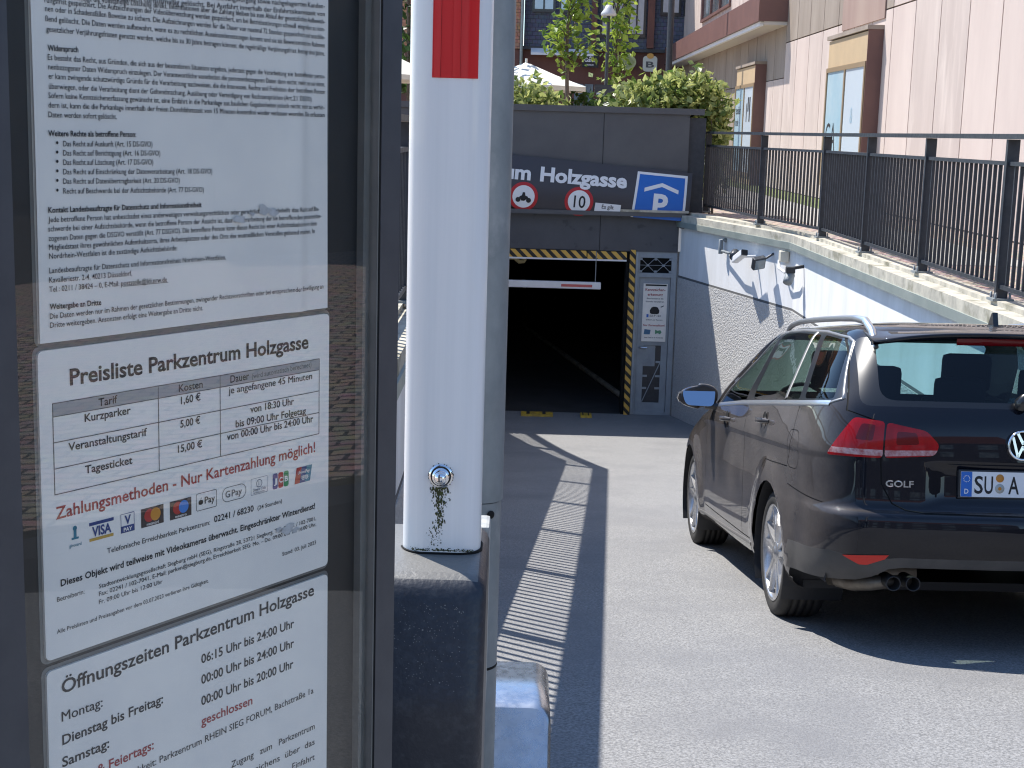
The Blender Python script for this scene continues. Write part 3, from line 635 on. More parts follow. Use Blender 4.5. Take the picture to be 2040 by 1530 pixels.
t = MB(); t.box((5.682, 36.6, 2.0), (5.6855, 36.75, 2.6)); t.box((5.682, 36.85, 2.25), (5.6855, 37.0, 2.6)); t.box((5.682, 37.1, 2.0), (5.6855, 37.2, 2.45))
t.text('textilien', (5.683, 38.95, 2.2), -EY, EZ, .3, .8); t.text('mode', (5.683, 38.95, 1.9), -EY, EZ, .3, .5); t.build('window_lettering', M['ink'], rb)
b = MB(); b.box((XW - .06, 19.05, 4.05), (XW - .046, 19.2, 4.35)); b.box((XW - .2, 19.06, 4.12), (XW - .06, 19.18, 4.3), bev=.02); b.build('wall_lamp', M['rail'], root)
adopt(root)
# unseen dark block added for the notice case reflection, low to let sky in
root = empty('dark_reflection_block', (14, 0, 0), 'low dark block added beside the street, mirrored in the notice case', 'building')
b = MB(); b.box((11.5, -6, 0), (22, 8.6, 3.4)); b.build('wall', M['facade'], root)
w = MB()
for k in range(6):
    for z in (.9,): w.box((11.44, -5 + k * 2.2, z), (11.498, -3.8 + k * 2.2, z + 1.7))
w.build('windows', M['plastic'], root); adopt(root)

# unseen house row added behind the camera, darkened for reflections in the car
root = empty('added_house_row', (0, -30, 0), 'unseen house row added behind the ramp, darkened for reflections', 'building')
b = MB(); b.box((-22, -38, 0), (16, -28, 9)); b.build('wall', M['plaster'], root)
w = MB()
for k in range(9):
    for z in (1.0, 4.2, 6.8): w.box((-20.5 + k * 4.1, -28.04, z), (-18.6 + k * 4.1, -27.98, z + 1.6))
w.build('window', M['pane'], root)
b = MB(); b.prism([(-28 + 0, 9), (-33, 13), (-38, 9)], (-22.3, 0, 0), EY, EZ, EX, 38.6); b.build('roof', M['redbrown'], root); adopt(root)

# ------------------------------------------------------------------ slate house across the square
root = empty('slate_house', (6, 55, .45), 'blue slate-hung house over a red brown shopfront across the square', 'house')
b = MB(); b.box((.10, 55, 4.70), (13, 66, 12.5)); b.build('slate_wall', M['slate'], root)
b = MB(); b.box((.0, 55.12, .45), (13, 66, 4.66)); b.build('shopfront', M['redbrown'], root)
b = MB(); b.box((.02, 54.93, 4.60), (13, 55.12, 4.72)); b.build('storey_band', M['rail'], root)
def win(x0, x1, z0, z1, pm, nm='window'):
    b = MB(); b.box((x0 - .09, 54.90, z0 - .12), (x1 + .09, 54.999, z1 + .1)); f = b.build(nm, M['blacktrim'], root)
    b = MB(); b.box((x0, 54.87, z0), (x1, 54.899, z1)); b.build('pane', pm, f)
    b = MB(); m = (x0 + x1) / 2; b.box((m - .03, 54.85, z0), (m + .03, 54.869, z1)); b.box((x0, 54.85, z0 + (z1 - z0) * .72), (x1, 54.8685, z0 + (z1 - z0) * .72 + .05)); b.build('glazing_bar', M['blacktrim'], f)
win(.45, 1.12, 6.05, 7.6, M['film']); win(1.42, 2.06, 6.05, 7.6, M['film']); win(5.15, 5.72, 6.05, 7.5, M['curtain']); win(6.0, 6.62, 6.05, 7.5, M['curtain'])
win(2.95, 3.7, 5.2, 7.6, M['curtain']); win(3.95, 4.45, 5.25, 7.6, M['curtain'])
b = MB(); b.box((2.55, 54.8, 4.75), (2.75, 54.995, 9)); b.box((4.60, 54.8, 4.75), (4.85, 54.995, 9)); b.build('oriel_post', M['redbrown'], root)
b = MB(); b.prism([(0, .10), (-.35, -.06), (-.35, .02), (0, .2)], (.35, 54.92, 4.45), -EY * -1, EZ, EX, 2.3); b.build('awning', M['white'], root)
for x0, x1 in ((.6, 1.4), (2.0, 2.7), (4.2, 5.2), (5.7, 6.6)):
    b = MB(); b.box((x0, 55.05, 1.4), (x1, 55.118, 3.4)); w_ = b.build('shop_window', M['pane'], root)
    b = MB(); b.box((x0 - .08, 55.03, 1.3), (x1 + .08, 55.117, 1.4)); b.box(((x0 + x1) / 2 - .03, 55.02, 1.4), ((x0 + x1) / 2 + .03, 55.049, 3.4)); b.build('frame', M['brown'], w_)
adopt(root)
root = empty('tiled_house', (-7, 55, .45), 'house with orange clay tile cladding left of the slate house', 'house')
b = MB(); b.box((-16, 54.7, 4.6), (.06, 66, 12)); b.build('tile_wall', M['tile'], root); b = MB(); b.box((-16, 54.8, .45), (-.02, 66, 4.58)); b.build('shopfront', M['redbrown'], root); 
b = MB(); b.tube([(.0, 54.62, 1), (.0, 54.62, 11)], .06, 8); b.build('downpipe', M['zinc'], root); adopt(root)
def sign_board(nm, label, poly, org, m, extra=None, txt=None, tm=None):
    r = empty(nm, org, label, 'sign'); o = V(org); MB().prism(poly, o, EX, EZ, EY, .06).build('panel', m, r)
    if extra: MB().prism(extra[0], o - EY * .01, EX, EZ, EY, .009).build('emblem', extra[1], r)
    if txt:
        t = MB()
        for s, dx, dz, w, h in txt: t.text(s, o + V((dx, -.012, dz)), EX, EZ, h, w, .02, 0, 'C')
        t.build('lettering', tm, r)
    adopt(r)
sign_board('pub_sign', 'small black square pub sign with white lettering', [(-.30, -.26), (.30, -.26), (.30, .26), (-.30, .26)], (2.54, 54.6, 4.25), M['board'], None, [('Gaffel', 0, -.06, .44, .2), ('Kölsch', 0, -.19, .26, .08), ('^', 0, .02, .12, .16)], M['signwhite'])
sign_board('shop_sign', 'pale green oval shop sign behind the right young tree', circ(.40, 28, ry=.30), (3.82, 54.6, 4.22), mat('pale_green_sign', (.42, .45, .22), .5), (circ(.30, 24, ry=.21), mat('olive_sign', (.30, .33, .15), .5)))
sign_board('beer_sign', 'pale shield-shaped sign with orange crown on the red brown wall', rrect(-.26, -.30, .26, .26, .12) , (4.73, 54.6, 4.2), mat('cream_sign', (.60, .60, .52), .5), (circ(.13, 16, 0, .26, ry=.1), mat('amber_sign', (.62, .33, .08), .5)), [('B', 0, -.15, .3, .3)], M['greyink'])
sign_board('menu_board', 'small white menu board near the shop door', rrect(-.17, -.2, .17, .2, .05), (2.95, 54.0, 3.1), M['signwhite'])

# ------------------------------------------------------------------ plants, parasols, lamps behind the portal
def leaf_cloud(mb, pts, s0, s1, rng, droop=.3):
    for p in pts:
        s = rng.uniform(s0, s1); d = V((rng.gauss(0, 1), rng.gauss(0, 1), rng.gauss(0, .6) - droop)).normalized()
        w = d.cross(V((rng.gauss(0, 1), rng.gauss(0, 1), rng.gauss(0, 1)))).normalized(); nrm = d.cross(w)
        a = p; c = p + d * s; q = p + d * s * .45 - nrm * s * .1
        l = q + w * s * .30 + nrm * s * .12; r = q - w * s * .30 + nrm * s * .12
        mb.add([a, l, c, r, q], [(0, 4, 2, 1), (0, 3, 2, 4)])
def young_tree(base, h, h0, rx, label, n, seed, lm, s=(.10, .20), clumps=16):
    rng = random.Random(seed); r = empty('young_tree', base, label, 'tree'); B = V(base)
    tr = MB(); tr.tube([B, B + V((.02, .02, h * .35)), B + V((-.03, 0, h * .7)), B + V((.02, 0, h))], [.05, .042, .03, .012], 8)
    crown = MB(); cl = []
    for k in range(clumps):
        t = h0 + (1 - h0) * (k + .5) / clumps; a = rng.uniform(0, 6.28); rad = rx * rng.uniform(.35, 1.0) * (1 - .45 * abs(t - .6) / .5)
        st = B + V((0, 0, h * (t - .08))); e = B + V((math.cos(a) * rad, math.sin(a) * rad, h * t + rng.uniform(0, .15)))
        tr.tube([st, (st + e) / 2 + V((0, 0, .08)), e], [.016, .010, .005], 5); cl.append((st, e))
    tr.build('trunk', M['bark'], r); pts = []
    for st, e in cl:
        for i in range(n // clumps): 
            t = rng.uniform(.25, 1.1); p = st.lerp(e, t); pts.append(p + V((rng.gauss(0, .10), rng.gauss(0, .10), rng.gauss(0, .10))) * (rx / .5))
    leaf_cloud(crown, pts, s[0], s[1], rng); crown.build('crown', lm, r); adopt(r)
young_tree((.86, 27.4, .45), 4.1, .60, .58, 'slender young tree in front of the slate wall, left of the lamp', 430, 5, M['leaf'], (.11, .20))
young_tree((1.95, 30.5, .45), 4.7, .46, .60, 'slender young tree behind the street lamp', 520, 9, M['leaf'], (.11, .21), 20)
young_tree((-2.5, 33, .45), 6.5, .35, 1.6, 'dark leafy tree glimpsed left of the white barrier arm', 1500, 12, M['leafd'], (.16, .28), 22)
def bush(nm, cs, n, label, seed, lm, s, base):
    rng = random.Random(seed); r = empty(nm, base, label, 'bush'); b = MB(); pts = []; st = MB()
    tot = sum(c[3] * c[4] * c[5] for c in cs)
    for cx, cy, cz, rx, ry, rz in cs:
        for k in range(int(n * rx * ry * rz / tot)):
            d = V((rng.gauss(0, 1), rng.gauss(0, 1), rng.gauss(0, 1))).normalized() * (rng.uniform(.3, 1.12) ** .7) * (1 + .16 * math.sin(7 * rng.random()) * rng.random())
            pts.append(V((cx + d.x * rx, cy + d.y * ry, cz + d.z * rz)))
        for k in range(int(9 * rx / .5)):          # upright shoots that break the outline
            q0 = V((cx + rng.uniform(-.95, .95) * rx, cy + rng.uniform(-.8, .6) * ry, cz + rz * rng.uniform(.45, .85))); hgt = rng.uniform(.08, .26); lean = V((rng.gauss(0, .12), rng.gauss(0, .12), 1))
            for j in range(9): pts.append(q0 + lean * hgt * j / 8 + V((rng.gauss(0, .03), rng.gauss(0, .03), 0)))
        for k in range(4): st.tube([(cx + rng.uniform(-.4, .4) * rx, cy, base[2]), (cx + rng.uniform(-.6, .6) * rx, cy + rng.uniform(-.4, .4) * ry, cz + rz * rng.uniform(.2, .9))], [.015, .006], 5)
    leaf_cloud(b, pts, s[0], s[1], rng, -.5); st.build('stems', M['bark'], r); b.build('foliage', lm, r); adopt(r)
bush('hedge_bush', [(1.80, 22.5, 1.98, .42, .45, .36), (2.15, 22.6, 2.05, .45, .5, .40), (2.55, 22.5, 2.08, .42, .5, .42), (2.90, 22.4, 2.00, .32, .4, .42), (2.98, 22.3, 1.55, .20, .35, .5), (1.50, 22.7, 1.85, .24, .35, .26), (2.95, 22.5, 1.1, .20, .3, .5)], 3100, 'broad bright green hedge bush overhanging the right end of the portal', 21, M['leaf2'], (.09, .17), (2.2, 22.6, .45))
bush('hedge_bush', [(-.15, 22.4, 2.0, .45, .45, .32), (.22, 22.5, 1.95, .34, .4, .24), (.55, 22.4, 1.90, .22, .3, .14), (-.8, 22.5, 2.0, .5, .4, .3)], 1350, 'smaller leafy bush above the portal beside the galvanised post', 22, M['leaf2'], (.09, .16), (0, 22.5, .45))
bush('shrub', [(1.55, 33, 1.7, .5, .5, .9), (2.1, 34, 1.6, .4, .4, .9)], 700, 'dark shrub in shade behind the lamp post', 25, M['leafd'], (.1, .2), (1.7, 33, .45))
def parasol(x, y, zt, rad, drop, label):
    r = empty('parasol', (x, y, .45), label, 'parasol', None); n = 8
    b = MB(); ring = [(x + rad * math.cos(2 * math.pi * i / n + .39), y + rad * math.sin(2 * math.pi * i / n + .39), zt - drop) for i in range(n)]
    mid = [(x + rad * .5 * math.cos(2 * math.pi * i / n + .39), y + rad * .5 * math.sin(2 * math.pi * i / n + .39), zt - drop * .53) for i in range(n)]
    low = [(p[0], p[1], p[2] - .10) for p in ring]; top = [(x, y, zt)]
    vs = top + mid + ring + low; fs = [(0, 1 + i, 1 + (i + 1) % n) for i in range(n)]
    fs += [(1 + i, 9 + i, 9 + (i + 1) % n, 1 + (i + 1) % n) for i in range(n)] + [(9 + i, 17 + i, 17 + (i + 1) % n, 9 + (i + 1) % n) for i in range(n)]
    b.add(vs, fs); b.build('canopy', M['canvas'], r)
    p = MB(); p.tube([(x, y, .45), (x, y, zt + .08)], .03, 8); p.build('pole', M['alu'], r)
    q = MB()
    for i in range(n): q.bar((x, y, zt - .08), ring[i], .02, .02)
    q.build('ribs', M['alu'], r); adopt(r)
parasol(.12, 33, 3.12, 1.42, .52, 'cream parasol with pointed canopy behind the left hedge bush')
parasol(-3.0, 30.5, 3.25, 1.5, .6, 'cream parasol glimpsed left of the white barrier arm')
r = empty('street_lamp', (1.73, 30, .45), 'street lamp with pale round head among the young tree leaves', 'lamp')
MB().tube([(1.73, 30, .45), (1.73, 30, 4.0)], .035, 8).build('pole', M['rail'], r)
b = MB(); b.lathe([(0, .20), (.06, .19), (.09, .12), (.15, .04), (.16, 0), (.14, -.02), (0, -.02)], (1.73, 30, 3.95), EZ, EX, 20); b.build('lamp_head', mat('grey_lamp_white', (.55, .55, .56), .4), r)
MB().box((1.50, 29.95, 2.42), (1.98, 29.99, 2.58)).build('name_plate', M['rail'], r); adopt(r)
r = empty('mast', (3.97, 40, .45), 'tall plain dark mast in front of the slate house', 'mast')
MB().tube([(3.97, 40, .45), (3.97, 40, 11)], .085, 12).build('pole', M['rail'], r); MB().tube([(3.97, 40, .45), (3.97, 40, 1.4)], .12, 12).build('base', M['rail'], r); adopt(r)
r = empty('bin', (3.0, 24.2, .45), 'small pale turquoise tank beside the hedge end', 'tank'); b = MB(); b.lathe([(0, 1.35), (.12, 1.33), (.16, 1.2), (.16, .0), (0, 0)], (3.05, 24.3, .45), EZ, EX, 16); b.build('body', M['film2'], r); MB().box((3.18, 24.1, 1.5), (3.26, 24.4, 1.9)).build('bracket', M['rail'], r); adopt(r)

# ------------------------------------------------------------------ notice case in the foreground
SO = V((-.4386, 1.3278, 1.3884)); SD = V((.55404, .83249, 0)); SN = V((.83249, -.55404, 0))
def sp(u, v, w): return SO + SD * u + SN * v + EZ * w      # along the case, out of it, up
def sbox(mb, u0, u1, v0, v1, w0, w1, mi=0):
    return mb.obox(sp((u0 + u1) / 2, (v0 + v1) / 2, (w0 + w1) / 2), SN, SD, EZ, (v1 - v0) / 2, (u1 - u0) / 2, (w1 - w0) / 2, mi)
case = empty('notice_case', sp(.2, -.03, -1.3884), 'anthracite notice case with clear cover holding printed parking notices', 'notice case')
sbox(MB(), -.038, .4745, -.050, -.004, -.72, .62).build('back_panel', M['board'], case)
f = MB(); sbox(f, -.19, -.038, -.07, .020, -.80, .70); f.build('frame', M['frame'], case)
f = MB(); sbox(f, .4745, .510, -.07, .020, -.80, .70); f.build('frame', M['frame'], case)
f = MB(); sbox(f, -.038, .4745, -.07, .020, .62, .70); sbox(f, -.038, .4745, -.07, .020, -.80, -.72); f.build('frame', M['frame'], case)
f = MB(); sbox(f, .4705, .4725, -.004, .0185, -.72, .62); sbox(f, .4600, .4705, -.004, .0060, -.72, .62); f.build('seal', M['seal'], case)
f = MB(); sbox(f, .4725, .4745, -.01, .0192, -.72, .62); f.build('gap', M['gap'], case)
c = MB(); sbox(c, -.037, .470, .0078, .0100, -.7195, .6195); c.mi = [0 if k == 5 else 1 for k in range(6)]; c.build('cover', [M['cover'], glass('acrylic_edge', (.97, .98, .98), 1.0001)], case)
f = MB()
for u in (.02, .44): sbox(f, u, u + .05, -.06, -.02, -1.40, -.79)
f.build('leg', M['frame'], case)
adopt(case)
LINES = '''0|0.0219|0.3278|0.3978|0.3401|0.0074|n|Ausfahrt abgeglichen. Dabei wird das Kennzeichen mit dem Zahlungsvorgang sowie nachgelagertem Kunden-
0|0.0217|0.3208|0.3979|0.3317|0.0074|n|service verarbeitet und danach turnusmäßig gelöscht. Bei Ausfahrt innerhalb der Einfahrtskarenzzeit von
0|0.0216|0.3189|0.398|0.3235|0.0074|n|15 Minuten erfolgt die vollständige Löschung direkt. Informationen über die Zahlung bleiben bis zum Ablauf der gesetzlichen Aufbewah-
0|0.0178|0.314|0.398|0.3152|0.0074|n|rungsfrist gespeichert. Die Aufzeichnungen der Videoüberwachung werden gespeichert, um bei Betriebsstörungen schnell eingreifen zu kön-
0|0.0181|0.3065|0.3981|0.3065|0.0074|n|nen oder in Schadensfällen Beweise zu sichern. Die Aufzeichnungen werden für die Dauer von maximal 72 Stunden gespeichert und anschlie-
0|0.0182|0.2977|0.3982|0.2978|0.0074|n|ßend gelöscht. Die Daten werden aufbewahrt, wenn es zu rechtlichen Auseinandersetzungen kommt und sie als Beweismittel im Rahmen
0|0.0188|0.2886|0.3983|0.2889|0.0074|n|gesetzlicher Verjährungsfristen genutzt werden, welche bis zu 30 Jahre betragen können; die regelmäßige Verjährungsfrist beträgt drei Jahre.
0|0.0195|0.2719|0.0549|0.2725|0.0074|b|Widerspruch
0|0.0194|0.2638|0.3985|0.2639|0.0074|n|Es besteht das Recht, aus Gründen, die sich aus der besonderen Situation ergeben, jederzeit gegen die Verarbeitung sie betreffender perso-
0|0.0195|0.2554|0.3985|0.2553|0.0074|n|nenbezogener Daten Widerspruch einzulegen. Der Verantwortliche verarbeitet die personenbezogenen Daten dann nicht mehr, es sei denn,
0|0.0196|0.2471|0.3986|0.247|0.0074|n|er kann zwingende schutzwürdige Gründe für die Verarbeitung nachweisen, die die Interessen, Rechte und Freiheiten der betroffenen Person
0|0.0195|0.2381|0.3772|0.2382|0.0074|n|überwiegen, oder die Verarbeitung dient der Geltendmachung, Ausübung oder Verteidigung von Rechtsansprüchen (Art.21 DSGVO).
0|0.0187|0.2298|0.3979|0.2299|0.0074|n|Sofern keine Kennzeichenerfassung gewünscht ist, eine Einfahrt in die Parkanlage aus baulichen Gegebenheiten jedoch nicht mehr zu verhin-
0|0.0184|0.2213|0.398|0.2216|0.0074|n|dern ist, kann die die Parkanlage innerhalb der freien Durchfahrtszeit von 15 Minuten kostenfrei wieder verlassen werden. Die erfassten
0|0.0181|0.2127|0.0994|0.2127|0.0074|n|Daten werden sofort gelöscht.
0|0.0172|0.1958|0.1231|0.1963|0.0074|b|Weitere Rechte als betroffene Person:
0|0.0338|0.1867|0.1437|0.1871|0.0074|n|Das Recht auf Auskunft (Art. 15 DS-GVO)
0|0.0257|0.1867|0.0285|0.1867|0.00962|b|•
0|0.0336|0.1782|0.1538|0.1784|0.0074|n|Das Recht auf Berichtigung (Art. 16 DS-GVO)
0|0.0254|0.1782|0.0282|0.1782|0.00962|b|•
0|0.0333|0.1697|0.1444|0.1697|0.0074|n|Das Recht auf Löschung (Art. 17 DS-GVO)
0|0.0251|0.1697|0.028|0.1697|0.00962|b|•
0|0.033|0.1611|0.2233|0.1603|0.0074|n|Das Recht auf Einschränkung der Datenverarbeitung (Art. 18 DS-GVO)
0|0.0249|0.1612|0.0277|0.1611|0.00962|b|•
0|0.0327|0.1524|0.1791|0.1515|0.0074|n|Das Recht auf Datenübertragbarkeit (Art. 20 DS-GVO)
0|0.0246|0.1525|0.0274|0.1524|0.00962|b|•
0|0.0325|0.1435|0.2117|0.1416|0.0074|n|Recht auf Beschwerde bei der Aufsichtsbehörde (Art. 77 DS-GVO)
0|0.0243|0.1436|0.0271|0.1436|0.00962|b|•
0|0.0149|0.1264|0.2085|0.1263|0.0074|b|Kontakt Landesbeauftragte für Datenschutz und Informationsfreiheit
0|0.0146|0.1177|0.3883|0.1173|0.0074|n|Jede betroffene Person hat unbeschadet eines anderweitigen verwaltungsrechtlichen oder gerichtlichen Rechtsbehelfs das Recht auf Be-
0|0.0143|0.1093|0.3921|0.1091|0.0074|n|schwerde bei einer Aufsichtsbehörde, wenn die betroffene Person der Ansicht ist, dass die Verarbeitung der sie betreffenden personenbe-
0|0.0144|0.1006|0.3842|0.1011|0.0074|n|zogenen Daten gegen die DSGVO verstößt (Art. 77 DSGVO). Die betroffene Person kann dieses Recht bei einer Aufsichtsbehörde in dem
0|0.0145|0.0923|0.3806|0.0926|0.0074|n|Mitgliedstaat ihres gewöhnlichen Aufenthaltsorts, ihres Arbeitsplatzes oder des Orts des mutmaßlichen Verstoßes geltend machen. In
0|0.0145|0.0842|0.1749|0.0837|0.0074|n|Nordrhein-Westfalen ist die zuständige Aufsichtsbehörde:
0|0.0144|0.0708|0.2427|0.0707|0.0074|n|Landesbeauftragte für Datenschutz und Informationsfreiheit Nordrhein-Westfalen,
0|0.0141|0.0621|0.1137|0.0621|0.0074|n|Kavalleriestr. 2-4, 40213 Düsseldorf,
0|0.0138|0.0535|0.16|0.0528|0.0074|u|Tel.: 0211 / 38424 – 0, E-Mail: poststelle@ldi.nrw.de
0|0.0139|0.0373|0.0741|0.0367|0.0074|b|Weitergabe an Dritte
0|0.0139|0.0284|0.3956|0.029|0.0074|n|Die Daten werden nur im Rahmen der gesetzlichen Bestimmungen, zwingender Rechtsvorschriften oder bei entsprechender Einwilligung an
0|0.0141|0.02|0.2096|0.0197|0.0074|n|Dritte weitergeben. Ansonsten erfolgt eine Weitergabe an Dritte nicht.
1|0.036|-0.037|0.3723|-0.0375|0.0222|b|Preisliste Parkzentrum Holzgasse
1|0.0695|-0.0624|0.093|-0.0617|0.0112|m|Tarif
1|0.174|-0.062|0.2076|-0.0616|0.0112|m|Kosten
1|0.248|-0.0618|0.2764|-0.0614|0.0112|m|Dauer
1|0.0524|-0.075|0.1097|-0.0752|0.0112|m|Kurzparker
1|0.1768|-0.0752|0.2044|-0.0746|0.0112|m|1,60 €
1|0.2454|-0.0737|0.3785|-0.0741|0.0112|m|je angefangene 45 Minuten
1|0.2781|-0.0989|0.3481|-0.0994|0.0112|m|von 18:30 Uhr
1|0.2557|-0.1118|0.3684|-0.1132|0.0112|m|bis 09:00 Uhr Folgetag
1|0.0322|-0.1003|0.1304|-0.1006|0.0112|m|Veranstaltungstarif
1|0.1757|-0.0998|0.2036|-0.0993|0.0112|m|5,00 €
1|0.0514|-0.1259|0.1108|-0.1262|0.0112|m|Tagesticket
1|0.1718|-0.1256|0.2062|-0.1252|0.0112|m|15,00 €
1|0.2425|-0.1239|0.3808|-0.1243|0.0112|m|von 00:00 Uhr bis 24:00 Uhr
1|0.2808|-0.0616|0.3773|-0.0597|0.0085|g|(wird automatisch berechnet)
1|0.0156|-0.1642|0.3845|-0.1604|0.0172|r|Zahlungsmethoden - Nur Kartenzahlung möglich!
1|0.0765|-0.2119|0.2165|-0.2118|0.0078|n|Telefonische Erreichbarkeit Parkzentrum:
1|0.2226|-0.2108|0.2829|-0.2105|0.0098|m|02241 / 68230
1|0.2891|-0.2106|0.3286|-0.21|0.0066|n|(24 Stunden)
1|0.0191|-0.2314|0.3847|-0.2281|0.0096|b|Dieses Objekt wird teilweise mit Videokameras überwacht. Eingeschränkter Winterdienst!
1|0.0143|-0.2457|0.0473|-0.2456|0.0068|n|Betreiberin:
1|0.0653|-0.2451|0.3866|-0.2425|0.0066|n|Stadtentwicklungsgesellschaft Siegburg mbH (SEG), Ringstraße 28, 53721 Siegburg, Tel.: 02241 / 102-7001,
1|0.0651|-0.2529|0.3867|-0.2495|0.0066|n|Fax: 02241 / 102-7041, E-Mail: parken@siegburg.de, Erreichbarkeit SEG: Mo. – Do. 09:00 Uhr bis 16:00 Uhr,
1|0.0648|-0.2612|0.1482|-0.2602|0.0066|n|Fr. 09:00 Uhr bis 12:00 Uhr
1|0.0132|-0.2776|0.2137|-0.2755|0.0063|n|Alle Preislisten und Preisangaben vor dem 03.07.2023 verlieren ihre Gültigkeit.
1|0.3293|-0.273|0.3868|-0.2716|0.0066|n|Stand: 03. Juli 2023
2|0.0169|-0.3397|0.3836|-0.3329|0.0198|m|Öffnungszeiten Parkzentrum Holzgasse
2|0.202|-0.3639|0.349|-0.3631|0.0146|m|06:15 Uhr bis 24:00 Uhr
2|0.2017|-0.3873|0.349|-0.387|0.0146|m|00:00 Uhr bis 24:00 Uhr
2|0.2014|-0.4115|0.348|-0.4121|0.0146|m|00:00 Uhr bis 20:00 Uhr
2|0.0161|-0.3681|0.0665|-0.3686|0.0146|m|Montag:
2|0.0161|-0.3923|0.1467|-0.3908|0.0146|m|Dienstag bis Freitag:
2|0.0153|-0.4151|0.074|-0.4148|0.0146|m|Samstag:
2|0.2011|-0.4345|0.28|-0.4351|0.0146|r|geschlossen
2|0.0164|-0.4393|0.1329|-0.4372|0.0146|r|Sonn- & Feiertags:
2|0.0146|-0.4566|0.3833|-0.4548|0.0112|n|Nächste Parkmöglichkeit: Parkzentrum RHEIN SIEG FORUM, Bachstraße 1a
2|0.2462|-0.5|0.3858|-0.5008|0.0112|n|Zugang   zum   Parkzentrum
2|0.2773|-0.5189|0.3859|-0.5206|0.0112|n|zeichens  über  das
2|0.3466|-0.5387|0.3861|-0.54|0.0112|n|Einfahrt'''
BOLD = {'n': .004, 'b': .022, 'm': .016, 'g': .0, 'r': .014, 'u': .004}
def sheet(idx, u0, u1, w0, w1, tilt, label):
    root = empty('notice_sheet', sp((u0 + u1) / 2, 0, w0), label, 'notice', None)
    lift = (lambda u, w: .0042 * math.exp(-((u - .352 - .01 * w) / .012) ** 2) + .0012 * math.sin(u * 21 + w * 9)) if idx == 0 else (lambda u, w: 0)
    s = MB()
    if idx == 0:        # this sheet has come loose and bulges in an upright fold
        us = [u0 + (u1 - u0) * k / 90 for k in range(91)]; ws = [w0 + (w1 - w0) * k / 12 for k in range(13)]
        s.add([sp(u, -.0007 + lift(u, w), w) for u in us for w in ws] , [(i * 13 + j, (i + 1) * 13 + j, (i + 1) * 13 + j + 1, i * 13 + j + 1) for i in range(90) for j in range(12)], 0, True)
        s.add([sp(u, -.0035, w) for u, w in ((u0, w0), (u1, w0), (u1, w1), (u0, w1))], [(3, 2, 1, 0)])
    else: s.prism(rrect(u0, w0, u1, w1, .006, 4), sp(0, -.0035, 0), SD, EZ, SN, .0028)
    s.build('paper', M['paper'], root)
    e = MB(); e.prism(rrect(u0 - .004, w0 - .004, u1 + .004, w1 + .004, .008, 4), sp(0, -.0039, 0), SD, EZ, SN, .0003); e.build('laminate_edge', M['seal'], root)
    inks = {}
    for ln in LINES.split('\n'):
        sh, a, b, c, d, sz, st, t = ln.split('|', 7)
        if int(sh) != idx: continue
        a, b, c, d, sz = map(float, (a, b, c, d, sz)); ex = (SD * (c - a) + EZ * (d - b)); L = ex.length; ex.normalize(); ey = EZ
        k = {'r': 'red_print', 'g': 'grey_print'}.get(st, 'heading_print' if sz > .015 or st == 'b' else 'body_print')
        mb = inks.setdefault(k, MB())
        mb.text(t, (0, 0, 0), ex, ey, sz, L, BOLD[st], nrm=SN, fn=lambda p, q_: (lambda uu, ww: sp(uu, .0003 + lift(uu, ww) - .0006 * (idx > 0), ww))(a + (c - a) * p / L, b + (d - b) * p / L + q_))
        if st == 'u': sbox(mb, a + (c - a) * .60, c, .0014, .0015, b - .0012, b - .0007)
    for k, mb in inks.items(): mb.build(k, {'red_print': M['red'], 'grey_print': M['greyink']}.get(k, M['ink']), root)
    return root
r0 = sheet(0, .003, .404, .006, .46, 0, 'topmost sheet of dense privacy text with bullet list in the notice case')
b = MB()
for cu, cw, rr in ((.262, .112, .0085), (.298, .121, .009), (.313, .118, .007), (.280, .117, .004)):
    b.prism([(rr * (1 + .35 * math.sin(3 * t + cu * 90)) * math.cos(t), .55 * rr * (1 + .3 * math.cos(2 * t + cu * 50)) * math.sin(t)) for t in [k * .42 for k in range(15)]], sp(cu, .0016, cw), SD, EZ, SN, .0001)
b.build('worn_patch', mat('worn_paper', (.42, .42, .42), .7, col2=(.6, .6, .6), nscale=60), r0); adopt(r0)
r1 = sheet(1, .000, .408, -.302, -.001, 0, 'middle sheet headed Preisliste Parkzentrum Holzgasse with price table and card logos')
t = MB(); sbox(t, .0152, .3908, -.0005, -.0004, -.0648, -.0520); t.build('table_header', M['greyfill'], r1)
t = MB(); lw = .00045
for w in (-.0520, -.0648, -.0896, -.1150, -.1400): sbox(t, .0150, .3912, -.00045, -.0003, w - lw, w + lw)
for u, w0 in ((.0152, -.052), (.1462, -.052), (.2329, -.052), (.3910, -.052)): sbox(t, u - lw, u + lw, -.00047, -.0003, -.14, w0)
t.build('table_rule', M['greyink'], r1)
def pm(n, c): return mat('print_' + n, c, .55)
NV, GO, DK, OR, LB, GR = pm('navy', (.02, .05, .20)), pm('gold', (.55, .33, .05)), pm('dark_brown', (.045, .030, .028)), pm('orange', (.62, .26, .03)), pm('light_blue', (.05, .22, .62)), pm('green', (.03, .28, .10))
RD, TE = pm('card_red', (.45, .03, .025)), pm('teal', (.03, .20, .28))
def q(mb, u0, u1, w0, w1, lift=0, sl=0):
    v = -.0004 + lift * .0001
    return mb.add([sp(u0, v, w0), sp(u1, v, w0), sp(u1 + sl, v, w1), sp(u0 + sl, v, w1)], [(0, 1, 2, 3)])
def disc(mb, u, w, r, lift=0, a0=0, a1=2 * math.pi): return mb.prism(circ(r, 28, 0, 0, a0, a1), sp(u, -.0004 + lift * .0001, w), SD, EZ, SN, 0)
def tx(mb, s, u, w, sz, wid, bold=.02, lift=2): return mb.text(s, sp(u, -.0004 + lift * .0001, w), SD, EZ, sz, wid, bold, 0, 'C')
